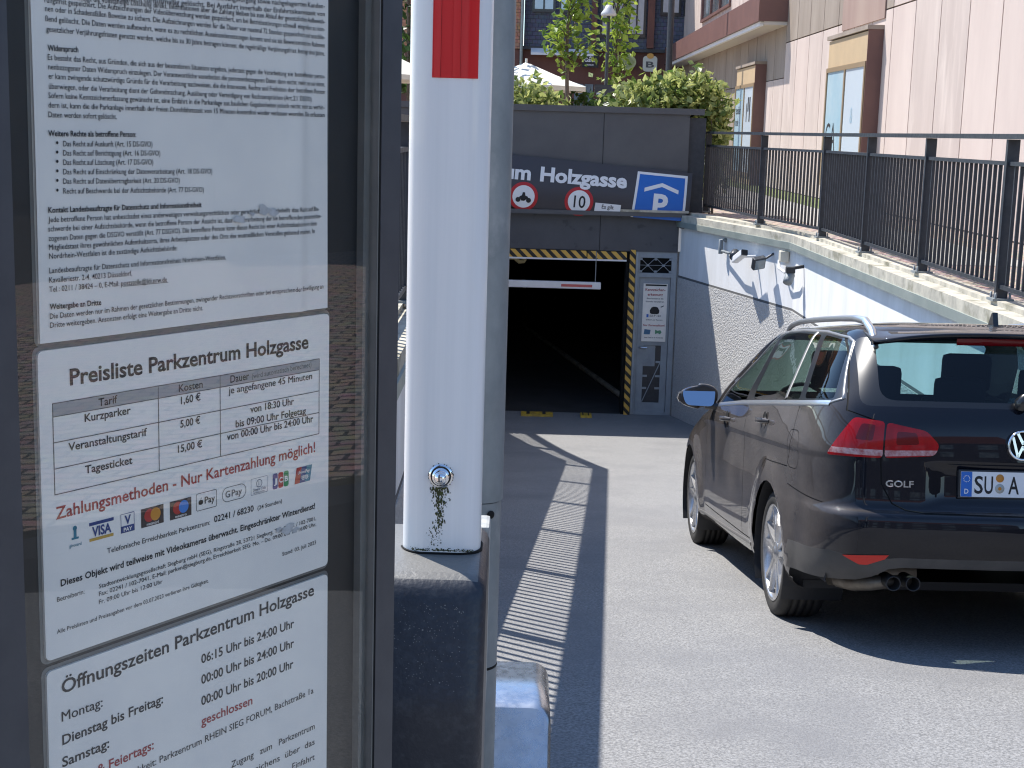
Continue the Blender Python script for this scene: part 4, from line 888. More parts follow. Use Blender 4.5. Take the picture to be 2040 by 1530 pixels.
def outline(mb, x0, y0, x1, y1, r, t):
    o = rrect(x0, y0, x1, y1, r); i = rrect(x0 + t, y0 + t, x1 - t, y1 - t, max(r - t, .0004)); n = len(o)
    return mb.add([sp(p[0], -.0004, p[1]) for p in o + i], ring_strip(o, i))
g = MB(); q(g, .036, .0395, -.1865, -.1775); q(g, .0335, .042, -.1885, -.1865); disc(g, .0377, -.1775, .0025); tx(g, 'girocard', .0377, -.1955, .0045, .0145, .01); g.build('giro_logo', TE, r1)
g = MB(); q(g, .0549, .0855, -.1795, -.1762); tx(g, 'VISA', .0702, -.1905, .0135, .024, .03); g.build('visa_logo', NV, r1); g = MB(); q(g, .0549, .0850, -.1952, -.1922); g.build('visa_gold_bar', GO, r1)
g = MB(); outline(g, .0945, -.1954, .1122, -.1757, .0006, .0006); q(g, .0945, .1122, -.1954, -.1884); tx(g, 'V', .1034, -.1868, .0125, .008, .03); g.build('vpay_logo', NV, r1); g = MB(); tx(g, 'PAY', .1034, -.1940, .0055, .011, .02); g.build('vpay_text', M['paper'], r1)
for u0, c1, c2, nm in ((.1209, RD, OR, 'mastercard'), (.1597, RD, LB, 'maestro')):
    g = MB(); q(g, u0, u0 + .0302, -.1955, -.1758); g.build('card_logo', DK, r1)
    g = MB(); disc(g, u0 + .0110, -.1842, .0068, 1); g.build('card_logo_disc', c1, r1); g = MB(); disc(g, u0 + .0192, -.1842, .0068, 2); g.build('card_logo_disc', c2, r1)
    g = MB(); tx(g, nm, u0 + .0151, -.1943, .0042, .016, .01, 3); g.build('card_logo_text', M['paper'], r1)
g = MB(); outline(g, .1968, -.1937, .2268, -.1745, .0022, .0006); tx(g, 'Pay', .2165, -.1872, .0105, .0150, .012)
disc(g, .2028, -.1848, .0026, 0); disc(g, .2042, -.1848, .0026, 1); g.prism([(-.0004, 0), (.0012, .0018), (.0008, .0022), (-.0005, .0008)], sp(.2036, -.0003, -.1818), SD, EZ, SN, 0); g.build('fruit_pay_logo', M['ink'], r1)
g = MB(); outline(g, .2348, -.1922, .2714, -.1757, .0080, .0007); tx(g, 'G', .2432, -.1872, .0105, .0070, .012); tx(g, 'Pay', .2570, -.1872, .0105, .0155, .008); g.build('g_pay_logo', M['greyink'], r1)
g = MB(); outline(g, .2790, -.1924, .3050, -.1738, .0006, .0004); o, i = circ(.0046, 24, .292, -.1805), circ(.0038, 24, .292, -.1805); g.add([sp(p[0], -.0004, p[1]) for p in o + i], ring_strip(o, i)); q(g, .2907, .2911, -.183, -.178); q(g, .2929, .2933, -.183, -.178)
tx(g, 'Diners Club', .292, -.1883, .0045, .020, .008); tx(g, 'INTERNATIONAL', .292, -.1912, .0026, .018, .0); g.build('diners_logo', pm('slate_blue', (.08, .10, .16)), r1)
for k, (c_, ch) in enumerate(((NV, 'J'), (RD, 'C'), (GR, 'B'))):
    u0 = .3136 + k * .0090; g = MB(); g.prism(rrect(u0, -.1922, u0 + .0080, -.1742, .0024), sp(0, -.0004, 0), SD, EZ, SN, 0); g.build('jcb_logo_bar', c_, r1)
    g = MB(); tx(g, ch, u0 + .0040, -.1860, .0085, .0055, .03, 2); g.build('jcb_logo_letter', M['paper'], r1)
for k, c_ in enumerate((RD, NV, TE)):
    g = MB(); q(g, .3495 + k * .0085, .3495 + (k + 1) * .0085 + .0006, -.1928, -.1742, k, .0035); g.build('union_logo_band', c_, r1)
g = MB(); tx(g, 'UnionPay', .3645, -.1820, .0052, .020, .012, 5); tx(g, '银联', .3665, -.1895, .006, .012, .01, 5); g.build('union_logo_text', M['paper'], r1)
b = MB()
for cu, cw, rr in ((.338, -.243, .011), (.350, -.247, .006), (.324, -.241, .005)):
    b.prism([(rr * (1 + .3 * math.sin(3 * t + cu * 90)) * math.cos(t), .5 * rr * (1 + .3 * math.cos(2 * t + cu * 50)) * math.sin(t)) for t in [k * .42 for k in range(15)]], sp(cu, -.0001, cw), SD, EZ, SN, .0001)
b.build('worn_patch', MATS['worn_paper'], r1); adopt(r1)
r2 = sheet(2, .000, .408, -.62, -.313, 0, 'lowest sheet headed Öffnungszeiten listing opening hours by weekday'); adopt(r2)

# ------------------------------------------------------------------ barrier: cabinet and raised arm, post, steel box
root = empty('parking_barrier', (-.12, 2.1, 0), 'raised white barrier arm with red marking on a black cabinet', 'barrier')
AX0, AX1, AY0, AY1 = -.155, -.040, 2.05, 2.125
arm = MB(); pl = rrect(AX0, AY0, AX1, AY1 + .012, .034, 9); n = len(pl); zs_ = [.985, 1.4, 2.2, 3.4, 5.2]
vs = [(p[0] + .0055 * (z - 1) * 0, p[1], z) for z in zs_ for p in pl]
fs = [(i * n + k, i * n + (k + 1) % n, (i + 1) * n + (k + 1) % n, (i + 1) * n + k) for i in range(len(zs_) - 1) for k in range(n)]
arm.add(vs, fs, 0, True); arm.add(vs[-n:], [list(range(n))]); arm.add(vs[:n], [list(range(n))[::-1]]); am = arm.build('arm', M['armwhite'], root)
for z0, z1 in ((1.671, 2.15), (2.65, 3.15), (3.65, 4.15)):
    s = MB()
    for xa, xb in ((-.1215, -.1105), (-.1100, -.0950), (-.0945, -.0835), (-.0830, -.0735), (-.0730, -.0590)): t0, t1 = {-.1215: (.0002, .0030), -.1100: (.0022, .0010), -.0945: (.0004, .0032), -.0830: (.0026, .0006), -.0730: (.0004, .0026)}[xa]; s.add([(xa, AY0 - t0, z0), (xb, AY0 - t1, z0), (xb, AY0 - t1, z1), (xa, AY0 - t0, z1), (xa, AY0, z0), (xb, AY0, z0), (xb, AY0, z1), (xa, AY0, z1)], [(0, 1, 2, 3), (4, 7, 6, 5), (0, 4, 5, 1), (3, 2, 6, 7), (0, 3, 7, 4), (1, 5, 6, 2)])
    s.box((-.122, AY0 - .0006, z0 - .0008), (-.0585, AY0 - .0001, z1)); s.build('reflective_film', M['redfilm'], am)
bl = MB(); c = V((-.099, AY0, 1.107)); bl.lathe([(.0175, -.0005), (.0175, .003), (.013, .0035), (.0122, .0035), (.0122, .011), (.009, .012), (.0082, .012), (.0082, .018), (.006, .021), (0, .021)], c, -EY, EX, 6 * 4); bl.build('bolt', M['chrome'], am)
rg = MB(); o, i = circ(.0150, 30, 0, 0), circ(.0124, 30, 0, 0); rg.add([c + EX * p[0] + EZ * p[1] - EY * .0036 for p in o + i], ring_strip(o, i)); rg.build('rubber_ring', M['rubber'], am)
mo = MB(); rng = random.Random(11)
def blob(mb, x, z, r_, asp=1.6):
    k = 9; mb.add([(x + r_ * rng.uniform(.5, 1.1) * math.cos(6.283 * i / k), AY0 - .0004 - rng.random() * .0003, z + asp * r_ * rng.uniform(.5, 1.1) * math.sin(6.283 * i / k)) for i in range(k)], [list(range(k))])
for k in range(330):
    t = rng.random() ** 1.7; blob(mo, -.100 + .002 * math.sin(k) + rng.gauss(0, .0058 * (1 - .6 * t)), 1.090 - t * .062, rng.uniform(.0003, .0013), 2.4)
for k in range(34): a = rng.uniform(0, 6.283); blob(mo, -.099 + .018 * math.cos(a), 1.107 + .018 * math.sin(a), rng.uniform(.0004, .0012), 1)
for k in range(60): blob(mo, -.106 + rng.gauss(0, .005), rng.uniform(1.0, 1.03), rng.uniform(.0003, .0010))
for k in range(240): blob(mo, rng.uniform(AX0 + .014, AX1 - .010), .9945 + abs(rng.gauss(0, .0016)), rng.uniform(.0004, .0014), .8)
mo.build('algae_stain', M['moss'], am)
# black cabinet with sloped, rounded shoulder
prof = [(1.893, 0.0), (1.893, .800), (1.8945, .818), (1.900, .838), (1.942, .952), (1.949, .968), (1.961, .979), (1.980, .984), (2.17, 1.000), (2.185, .996), (2.190, .98), (2.190, 0.0)]
cb = MB(); X0, X1 = -.36, -.028; ins = .012
def prf(y, z, s): # shrink slightly for rounded end edges
    cy, cz = 2.067, .50; return (cy + (y - cy) * s, cz + (z - cz) * (1 - (1 - s) * .35))
rows = [(X0, .90), (X0 + .004, .95), (X0 + .012, .985), (X0 + .03, 1), (X1 - .03, 1), (X1 - .012, .985), (X1 - .004, .95), (X1, .90)]
n = len(prof); vs = [(x, *prf(y, z, s)) for x, s in rows for y, z in prof]
fs = [(i * n + k, (i + 1) * n + k, (i + 1) * n + (k + 1) % n, i * n + (k + 1) % n) for i in range(len(rows) - 1) for k in range(n)]
cb.add(vs, fs, 0, True); cb.add(vs[:n], [list(range(n))]); cb.add(vs[-n:], [list(range(n))[::-1]]); cab = cb.build('cabinet', M['blackbox'], root)
s = MB(); s.prism([(p[0], p[1]) for p in rrect(AX0 - .003, AY0 - .003, AX1 + .003, AY1 + .015, .036, 9)], (0, 0, .985), EX, EY, EZ, .0075); s.build('arm_socket', M['gap'], cab)
b = MB(); b.box((-.10, 2.185, .70), (-.028, 2.26, .995), bev=.006); b.build('rear_housing', mat('pale_weathered_plastic', (.42, .42, .40), .7, col2=(.3, .31, .31), nscale=40, bump=.4, bscale=150), cab)
ds = MB(); rng = random.Random(8)
for k in range(520):
    x = rng.uniform(X0 + .06, X1 - .03); t = rng.random() ** .8; y, z = 1.900 + .0415 * t, .839 + .112 * t
    r_ = rng.uniform(.0003, .0007) * (1 + (x - X0)) * (1.8 if rng.random() < .06 else 1); kk = 6
    ds.add([(x + r_ * math.cos(6.283 * i / kk) * rng.uniform(.6, 1.2), y - .0007 + .36 * r_ * math.sin(6.283 * i / kk), z + r_ * math.sin(6.283 * i / kk) * rng.uniform(.6, 1.2)) for i in range(kk)], [list(range(kk))])
ds.build('grit', mat('grit', (.20, .20, .19), .9), cab)
b = MB(); b.box((-.42, 1.84, -.02), (.0, 2.25, .02)); b.build('foot_plate', M['galv'], root); adopt(root)
root = empty('galvanised_post', (-.05, 2.48, zr(2.48)), 'round mottled galvanised post right behind the white barrier arm', 'post')
p = MB(); p.tube([(-.054, 2.48, zr(2.48)), (-.054, 2.48, .964)], .0405, 28); p.build('lower_tube', M['galv'], root)
p = MB(); p.tube([(-.052, 2.48, .966), (-.052, 2.48, 4.2)], .0415, 28); p.build('upper_tube', M['galv'], root)
p = MB(); p.lathe([(0, .002), (.006, .002), (.0075, 0)], (-.0305, 2.4445, .945), V((.5, -.866, 0)), EZ, 14); p.build('screw_hole', M['gap'], root)
p = MB(); p.lathe([(.0405, 0), (.0412, .001), (.0412, .004), (.0405, .005)], (-.054, 2.48, .66), EZ, EX, 28); p.build('joint_ring', M['gap'], root); adopt(root)
root = empty('steel_box', (-.05, 2.8, zr(2.8)), 'low rounded stainless steel box reflecting blue sky behind the cabinet', 'box')
b = MB(); pl = rrect(-.24, zr(2.8) - .02, .094, .497, .034, 8); pin = rrect(-.24 + .006, zr(2.8) - .02, .094 - .006, .491, .030, 8); n = len(pl)
L = [(pin, 2.70), (pl, 2.706), (pl, 2.93), (pin, 2.936)]
vs = [(p[0], y - max(0, .50 - p[1]) * (.62 if y < 2.8 else .2), p[1]) for pp, y in L for p in pp]; fs = [(i * n + k, i * n + (k + 1) % n, (i + 1) * n + (k + 1) % n, (i + 1) * n + k) for i in range(3) for k in range(n)]
b.add(vs, fs, 0, True); b.add(vs[:n], [list(range(n))[::-1]]); b.add(vs[-n:], [list(range(n))]); b.build('housing', M['steel'], root)
b = MB(); b.box((-.245, 2.2, zr(2.8) - .02), (.099, 2.98, zr(2.8) + .03)); b.build('base_plate', M['galv'], root); adopt(root)

# ------------------------------------------------------------------ black estate car on the ramp
CAR_O = V((2.2083, 7.0561, -.7636))
CAR_A = Matrix(((.99963302, .02708938, 0), (-.02680514, .98914435, -.14448161), (-.00391392, .14442858, .98950749)))
car = empty('estate_car', CAR_O, 'black estate car with silver roof rails and plate beginning SU driving down the ramp', 'car')
car.rotation_euler = CAR_A.transposed().to_euler()
def pchip(xs, ys, q):
    xs, ys = np.array(xs, float), np.array(ys, float); h = np.diff(xs); d = np.diff(ys) / h; m = np.zeros(len(xs))
    for i in range(1, len(xs) - 1):
        if d[i - 1] * d[i] > 0: m[i] = 2 * d[i - 1] * d[i] / (d[i - 1] + d[i])
    m[0], m[-1] = d[0], d[-1]
    q = np.clip(q, xs[0], xs[-1]); i = np.clip(np.searchsorted(xs, q) - 1, 0, len(xs) - 2); t = (q - xs[i]) / h[i]
    return ((2 * t**3 - 3 * t**2 + 1) * ys[i] + (t**3 - 2 * t**2 + t) * h[i] * m[i] + (-2 * t**3 + 3 * t**2) * ys[i + 1] + (t**3 - t**2) * h[i] * m[i + 1])
WZ = [(.20, .80), (.24, .865), (.30, .888), (.42, .897), (.62, .897), (.80, .893), (.855, .8925), (.885, .897), (.905, .896), (.95, .888), (1.02, .873), (1.08, .858), (1.20, .800), (1.32, .738), (1.40, .692), (1.43, .664), (1.45, .625), (1.465, .57), (1.478, .47), (1.486, .34), (1.49, .16)]
RZ = [(.20, -.84), (.30, -.92), (.38, -.985), (.41, -1.0), (.50, -1.035), (.57, -1.047), (.615, -1.043), (.635, -1.025), (.65, -1.0), (.68, -.988), (.75, -.985), (.90, -.983), (1.0, -.975), (1.07, -.957), (1.10, -.945), (1.20, -.890), (1.30, -.825), (1.38, -.765), (1.42, -.735), (1.44, -.715), (1.455, -.68), (1.468, -.60), (1.480, -.42), (1.487, -.15), (1.49, .15)]
FZ = [(.20, 3.30), (.30, 3.44), (.5, 3.50), (.62, 3.48), (.72, 3.38), (.80, 3.18), (.88, 2.86), (.96, 2.5), (1.02, 2.32), (1.08, 2.2), (1.2, 1.98), (1.32, 1.74), (1.40, 1.55), (1.43, 1.46), (1.45, 1.37), (1.465, 1.27), (1.478, 1.12), (1.486, .95), (1.49, .75)]
zlev = sorted(set([round(.20 + .022 * k, 4) for k in range(56)] + [.855, .87, .885, .895, .60, .615, .625, .635, .645, .655, .668] + [1.43, 1.44, 1.45, 1.458, 1.465, 1.472, 1.478, 1.482, 1.486, 1.4885, 1.49]))
def outline_at(z):
    w = float(pchip(*zip(*WZ), z)); yr = float(pchip(*zip(*RZ), z)); yf = float(pchip(*zip(*FZ), z)); L = yf - yr
    g = min(1, max(0, (z - 1.0) / .3))          # greenhouse: more plan taper towards the tail
    tail = [(0, 0), (.22, .004), (.45, .017), (.66, .045), (.81, .092), (.905, .17), (.955, .29), (.982 - .012 * g, .48), (.996 - .004 * g, .80)]
    k = min(1, L / 2.3)
    P = [(a * w, yr + b * k) for a, b in tail] + [(w, yr + .80 * k + (L - 1.4 * k) * .33), (w * (1 - .01 * g), yr + .80 * k + (L - 1.4 * k) * .68), (.985 * w, yf - .62 * k), (.925 * w, yf - .30 * k), (.74 * w, yf - .10 * k), (.38 * w, yf - .015 * k), (0, yf)]
    cnt = [5, 5, 6, 6, 6, 6, 6, 6, 16, 18, 14, 6, 5, 4, 4]; out = []
    for i, c in enumerate(cnt):
        p0 = np.array(P[i - 1] if i else (-P[1][0], P[1][1])); p1, p2 = np.array(P[i]), np.array(P[i + 1]); p3 = np.array(P[i + 2] if i + 2 < len(P) else (-P[-2][0], P[-2][1]))
        for s in range(c):
            t = s / c; d1 = np.linalg.norm(p2 - p1) ** .5; d0 = max(np.linalg.norm(p1 - p0) ** .5, 1e-4); d2 = max(np.linalg.norm(p3 - p2) ** .5, 1e-4)
            m1 = (p2 - p1) + d1 * ((p1 - p0) / d0 - (p2 - p0) / (d0 + d1)); m2 = (p2 - p1) + d1 * ((p3 - p2) / d2 - (p3 - p1) / (d1 + d2))
            out.append((2 * t**3 - 3 * t**2 + 1) * p1 + (t**3 - 2 * t**2 + t) * m1 + (-2 * t**3 + 3 * t**2) * p2 + (t**3 - t**2) * m2)
    out.append(np.array(P[-1])); return out
rings = []
for z in zlev:
    h = outline_at(z); ring = [V((p[0], p[1], z)) for p in h] + [V((-p[0], p[1], z)) for p in h[-2:0:-1]]
    for v in ring:
        if abs(v.x) > .5:
            for ya in (0, 2.635):            # wheel-arch flare
                r = math.hypot(v.y - ya, v.z - .315)
                if .33 < r < .50: v.x += math.copysign(.016 * (1 - ((r - .38) / .12) ** 2 if r > .38 else 1), v.x)
        if v.y < -.6 and abs(v.x) < .42 and .66 < v.z < .87:   # number-plate recess
            wx = max(0, min(1, (.40 - abs(v.x) - (.87 - v.z) * .0) / .05)); wz = max(0, min(1, (.86 - v.z) / .03)) * max(0, min(1, (v.z - .66) / .03)); v.y += .022 * wx * wz
    rings.append(ring)
bm = bmesh.new(); n = len(rings[0]); BV = [[bm.verts.new(v) for v in r] for r in rings]
for a, b in zip(BV, BV[1:]):
    for k in range(n): bm.faces.new((a[k], a[(k + 1) % n], b[(k + 1) % n], b[k]))
bm.faces.new(BV[-1])
bmesh.ops.recalc_face_normals(bm, faces=bm.faces[:]); bm.normal_update()
base_bvh = BVHTree.FromBMesh(bm); bm.verts.ensure_lookup_table(); bm.faces.ensure_lookup_table()
base_faces = [([v.co.copy() for v in f.verts], [v.normal.copy() for v in f.verts]) for f in bm.faces]
def base_normal(p):
    co, nn, i, d = base_bvh.find_nearest(p); cs, ns = base_faces[i]
    w = poly_3d_calc(cs, co) if len(cs) < 6 else None
    if not w: return nn
    r = V((0, 0, 0))
    for a, b in zip(w, ns): r += b * a
    return r.normalized()
REG = bm.faces.layers.int.new('reg')
def inside(p, poly):
    c = False; j = len(poly) - 1
    for i in range(len(poly)):
        xi, yi = poly[i]; xj, yj = poly[j]
        if (yi > p[1]) != (yj > p[1]) and p[0] < (xj - xi) * (p[1] - yi) / (yj - yi) + xi: c = not c
        j = i
    return c
def cut(poly, ea, eb, filt, reg, only=None, pad=.012):
    ea, eb = V(ea), V(eb); a0, a1 = min(p[0] for p in poly) - pad, max(p[0] for p in poly) + pad; b0, b1 = min(p[1] for p in poly) - pad, max(p[1] for p in poly) + pad
    fs = []
    for f in bm.faces:
        c = f.calc_center_median()
        if not filt(c): continue
        A = [v.co.dot(ea) for v in f.verts]; B = [v.co.dot(eb) for v in f.verts]
        if max(A) > a0 and min(A) < a1 and max(B) > b0 and min(B) < b1: fs.append(f)
    for i in range(len(poly)):
        p, q = poly[i], poly[(i + 1) % len(poly)]; da, db = q[0] - p[0], q[1] - p[1]
        if abs(da) + abs(db) < 1e-7: continue
        no = (ea * db - eb * da).normalized(); geom = set(fs)
        for f in fs: geom.update(f.edges); geom.update(f.verts)
        ret = bmesh.ops.bisect_plane(bm, geom=list(geom), dist=1e-6, plane_co=ea * p[0] + eb * p[1], plane_no=no)
        fs = [g for g in set(ret['geom']) | set(fs) if isinstance(g, bmesh.types.BMFace) and g.is_valid]
    for f in fs:
        c = f.calc_center_median()
        if (only is None or f[REG] in only) and inside((c.dot(ea), c.dot(eb)), poly): f[REG] = reg
def smooth_poly(pts, r=.03, n=4):
    out = []; k = len(pts)
    for i in range(k):
        p0, p1, p2 = np.array(pts[i - 1]), np.array(pts[i]), np.array(pts[(i + 1) % k])
        a = p1 + (p0 - p1) * min(.45, r / np.linalg.norm(p0 - p1)); b = p1 + (p2 - p1) * min(.45, r / np.linalg.norm(p2 - p1))
        for s in range(n + 1): t = s / n; out.append(tuple((1 - t) ** 2 * a + 2 * t * (1 - t) * p1 + t * t * b))
    return out
SIDES = [((0, 1, 0), (0, 0, 1), lambda c: c.x < -.45 and c.z > .2, 0), ((0, 1, 0), (0, 0, 1), lambda c: c.x > .45 and c.z > .2, 1)]
REAR = ((1, 0, 0), (0, 0, 1), lambda c: c.y < -.35)
D_FRONT = [(2.02, .34), (2.02, .95), (1.75, 1.0), (1.05, 1.30), (.87, 1.452), (.74, 1.452), (.735, 1.05), (.735, .32)]
D_REAR = [(.735, .32), (.735, 1.05), (.74, 1.452), (-.10, 1.44), (-.40, 1.10), (-.41, .93), (-.33, .78), (.12, .78), (.33, .66), (.45, .50), (.48, .32)]
G_SIDE = [(1.72, .988), (.95, 1.034), (-.27, 1.082), (-.74, 1.104), (-.80, 1.125), (-.575, 1.385), (-.51, 1.405), (-.10, 1.434), (.45, 1.448), (.80, 1.444), (.93, 1.425), (1.10, 1.285)]
W_F = [(1.60, 1.008), (.845, 1.058), (.895, 1.418), (.93, 1.410), (1.09, 1.275)]
W_R = [(.655, 1.066), (-.345, 1.104), (-.055, 1.416), (.45, 1.430), (.80, 1.426), (.815, 1.41)]
W_Q = [(-.425, 1.110), (-.745, 1.121), (-.565, 1.372), (-.51, 1.388), (-.14, 1.414)]
for ea, eb, fl, sd in SIDES:
    def strip(a, b, w=.0028):
        d = np.array(b) - np.array(a); d = d / np.linalg.norm(d); m = np.array((-d[1], d[0])) * w; e = d * w * .8
        cut([tuple(np.array(a) - e + m), tuple(np.array(b) + e + m), tuple(np.array(b) + e - m), tuple(np.array(a) - e - m)], ea, eb, fl, 1, pad=.004)
    if sd == 0:
        for pl in (D_FRONT, D_REAR):
            for a, b in zip(pl, pl[1:] + pl[:1]):
                if a[1] > 1.1 and b[1] > 1.1: continue
                strip(a, b)
        strip((-.80, .66), (-.36, .70), .0022)
        cut(D_FRONT, ea, eb, fl, 2, (0,)); cut(D_REAR, ea, eb, fl, 3, (0,))
        fc = rrect(-.52, .78, -.34, .96, .05, 4)
        for a, b in zip(fc, fc[1:] + fc[:1]): strip(a, b, .0018)
    cut(G_SIDE, ea, eb, fl, 5, (0, 1, 2, 3))
    for k, w in enumerate((W_F, W_R, W_Q)): cut(smooth_poly(w, .025, 3), ea, eb, fl, 10 + k + sd * 3, None)
    for ya in (0, 2.635): cut(circ(.362, 28, ya, .318), ea, eb, fl, 99, None)
ea, eb, fl = REAR
GATE = [(-.64, 1.44), (-.665, 1.38), (-.735, 1.075), (-.612, 1.03), (-.600, .76), (-.555, .675), (-.50, .648), (-.42, .638), (0, .634), (.42, .638), (.50, .648), (.555, .675), (.600, .76), (.612, 1.03), (.735, 1.075), (.665, 1.38), (.64, 1.44)]
for a, b in zip(GATE, GATE[1:]):
    d = np.array(b) - np.array(a); d /= np.linalg.norm(d); m = np.array((-d[1], d[0])) * .003; e = d * .002
    cut([tuple(np.array(a) - e + m), tuple(np.array(b) + e + m), tuple(np.array(b) + e - m), tuple(np.array(a) - e - m)], ea, eb, fl, 1, pad=.004)
cut(GATE, ea, eb, lambda c: c.y < -.55, 4, (0,))
BLACKR = [(-.655, 1.41), (-.708, 1.10), (-.66, 1.085), (.66, 1.085), (.708, 1.10), (.655, 1.41)]
cut(smooth_poly([(-.645, 1.405), (-.685, 1.098), (.685, 1.098), (.645, 1.405)], .05, 4), ea, eb, lambda c: c.y < -.5, 6, (0, 4))
cut(smooth_poly([(-.575, 1.395), (-.60, 1.125), (.60, 1.125), (.575, 1.395)], .07, 5), ea, eb, lambda c: c.y < -.5, 16, None)
cut(smooth_poly([(-.64, 1.40), (-.78, 1.07), (.78, 1.07), (.64, 1.40)], .05, 4), ea, eb, lambda c: c.y > 1.2 and c.z > 1.04, 17, None)
# lower bumper in grey plastic, reflectors, lamps
cut([(-1.0, .19), (-1.0, .43), (-.80, .455), (-.66, .425), (-.52, .44), (.52, .44), (.66, .425), (.80, .455), (1.0, .43), (1.0, .19)], ea, eb, lambda c: c.y < -.42, 7, (0, 1))
DG = (.70711, -.70711, 0); DGR = (-.70711, -.70711, 0)
for sg, dd, fq in ((-1, DG, lambda c: c.x < -.25 and c.y < -.3), (1, DGR, lambda c: c.x > .25 and c.y < -.3)):
    cut(smooth_poly([(.000, .876), (.115, 1.046), (.238, 1.030), (.240, .872)], .018, 3), dd, (0, 0, 1), fq, 8, None)
    cut(smooth_poly([(.247, .872), (.245, 1.028), (.385, .995), (.432, .935), (.418, .888)], .018, 3), dd, (0, 0, 1), fq, 9, None)
    cut([(.0, .888), (.012, .912), (.239, .907), (.240, .880)], dd, (0, 0, 1), fq, 20, (8,)); cut([(.247, .880), (.247, .906), (.425, .912), (.425, .890)], dd, (0, 0, 1), fq, 20, (9,))
    cut(smooth_poly([(.285, .93), (.285, .99), (.352, .985), (.365, .935)], .01, 2), dd, (0, 0, 1), fq, 21, (9,)); cut(smooth_poly([(.13, .95), (.15, 1.02), (.205, 1.015), (.20, .945)], .01, 2), dd, (0, 0, 1), fq, 21, (8,))
    cut([(.105, .44), (.29, .452), (.272, .432), (.20, .402), (.17, .402)] if True else [], dd, (0, 0, 1), lambda c, f=fq: f(c), 22, None)
cut([(-1.0, .1), (-1.0, .30), (-.87, .312), (-.68, .325), (-.62, .345), (-.56, .385), (-.50, .395), (.50, .395), (.56, .385), (.62, .345), (.68, .325), (.87, .312), (1.0, .30), (1.0, .1)], ea, eb, lambda c: c.y < -.42, 98, None)
allv = {v: base_normal(v.co) for v in bm.verts}
def region(name, regs, m, parent, off=0.0, filt=None):
    fs = [f for f in bm.faces if f[REG] in regs and (filt is None or filt(f.calc_center_median()))]
    idx = {}; vs = []; nn = []; out = []
    for f in fs:
        r = []
        for v in f.verts:
            if v not in idx: idx[v] = len(vs); vs.append(v.co + allv[v] * off); nn.append(allv[v])
            r.append(idx[v])
        out.append(r)
    me = bpy.data.meshes.new(name); me.from_pydata([tuple(v) for v in vs], [], out); me.materials.append(m)
    me.polygons.foreach_set('use_smooth', [True] * len(out)); me.update(); me.normals_split_custom_set_from_vertices([tuple(x) for x in nn])
    o = bpy.data.objects.new(name, me); COL.objects.link(o); o.parent = parent; return o
left = lambda c: c.x < 0
right = lambda c: c.x >= 0
body = region('body', (0,), M['paint'], car); region('panel_gap', (1,), M['gap'], car, -.002)
d1 = region('door', (2,), M['paint'], car); d2 = region('door', (3,), M['paint'], car); gate = region('tailgate', (4,), M['paint'], car)
region('window_surround', (5,), M['blacktrim'], car, .0); region('rear_window_border', (6,), M['blacktrim'], gate)
region('lower_bumper', (7,), M['lowplastic'], car)
for k, p in ((10, d1), (11, d2), (12, body), (13, body), (14, body), (15, body)): region('side_window', (k,), M['sglass'], p, .0008)
region('rear_window', (16,), M['rglass'], gate, .0005); region('windscreen', (17,), M['wglass'], body)
for fq in (left, right):
    a = region('tail_lamp', (8,), M['lens'], body, .006, fq); region('tail_lamp', (9,), M['lens'], gate, .006, fq)
    region('lamp_band', (20,), M['lensclear'], a, .006, fq); [region('lamp_inner', (21,), M['lensdark'], a, .006, lambda c, f=fq, i=i: f(c) and (abs(c.x) < .61) == bool(i)) for i in (0, 1)]; region('reflector', (22,), M['lensred2'], car, .003, fq)
# closing strips so the proud lamps have an edge are unnecessary at 6 mm; floor and wheel housings close the shell
fl_ = MB(); fl_.box((-.80, -.36, .20), (.80, 3.2, .24)); fl_.box((-.62, -.88, .40), (.62, -.3, .43)); fl_.build('underbody', M['plastic'], car)
for sx in (-1, 1):
    for ya in (0, 2.635):
        w = MB(); ca = [(.366 * math.cos(t), .366 * math.sin(t)) for t in [R_(-30 + 12 * k) for k in range(21)]]
        for (a0, b0), (a1, b1) in zip(ca, ca[1:]): w.add([(sx * .895, ya + a0, .318 + b0), (sx * .895, ya + a1, .318 + b1), (sx * .60, ya + a1, .318 + b1), (sx * .60, ya + a0, .318 + b0)], [(0, 1, 2, 3)], 0, True)
        w.add([(sx * .60, ya + a, .318 + b) for a, b in ca], [list(range(len(ca)))]); w.build('wheel_housing', M['plastic'], body)
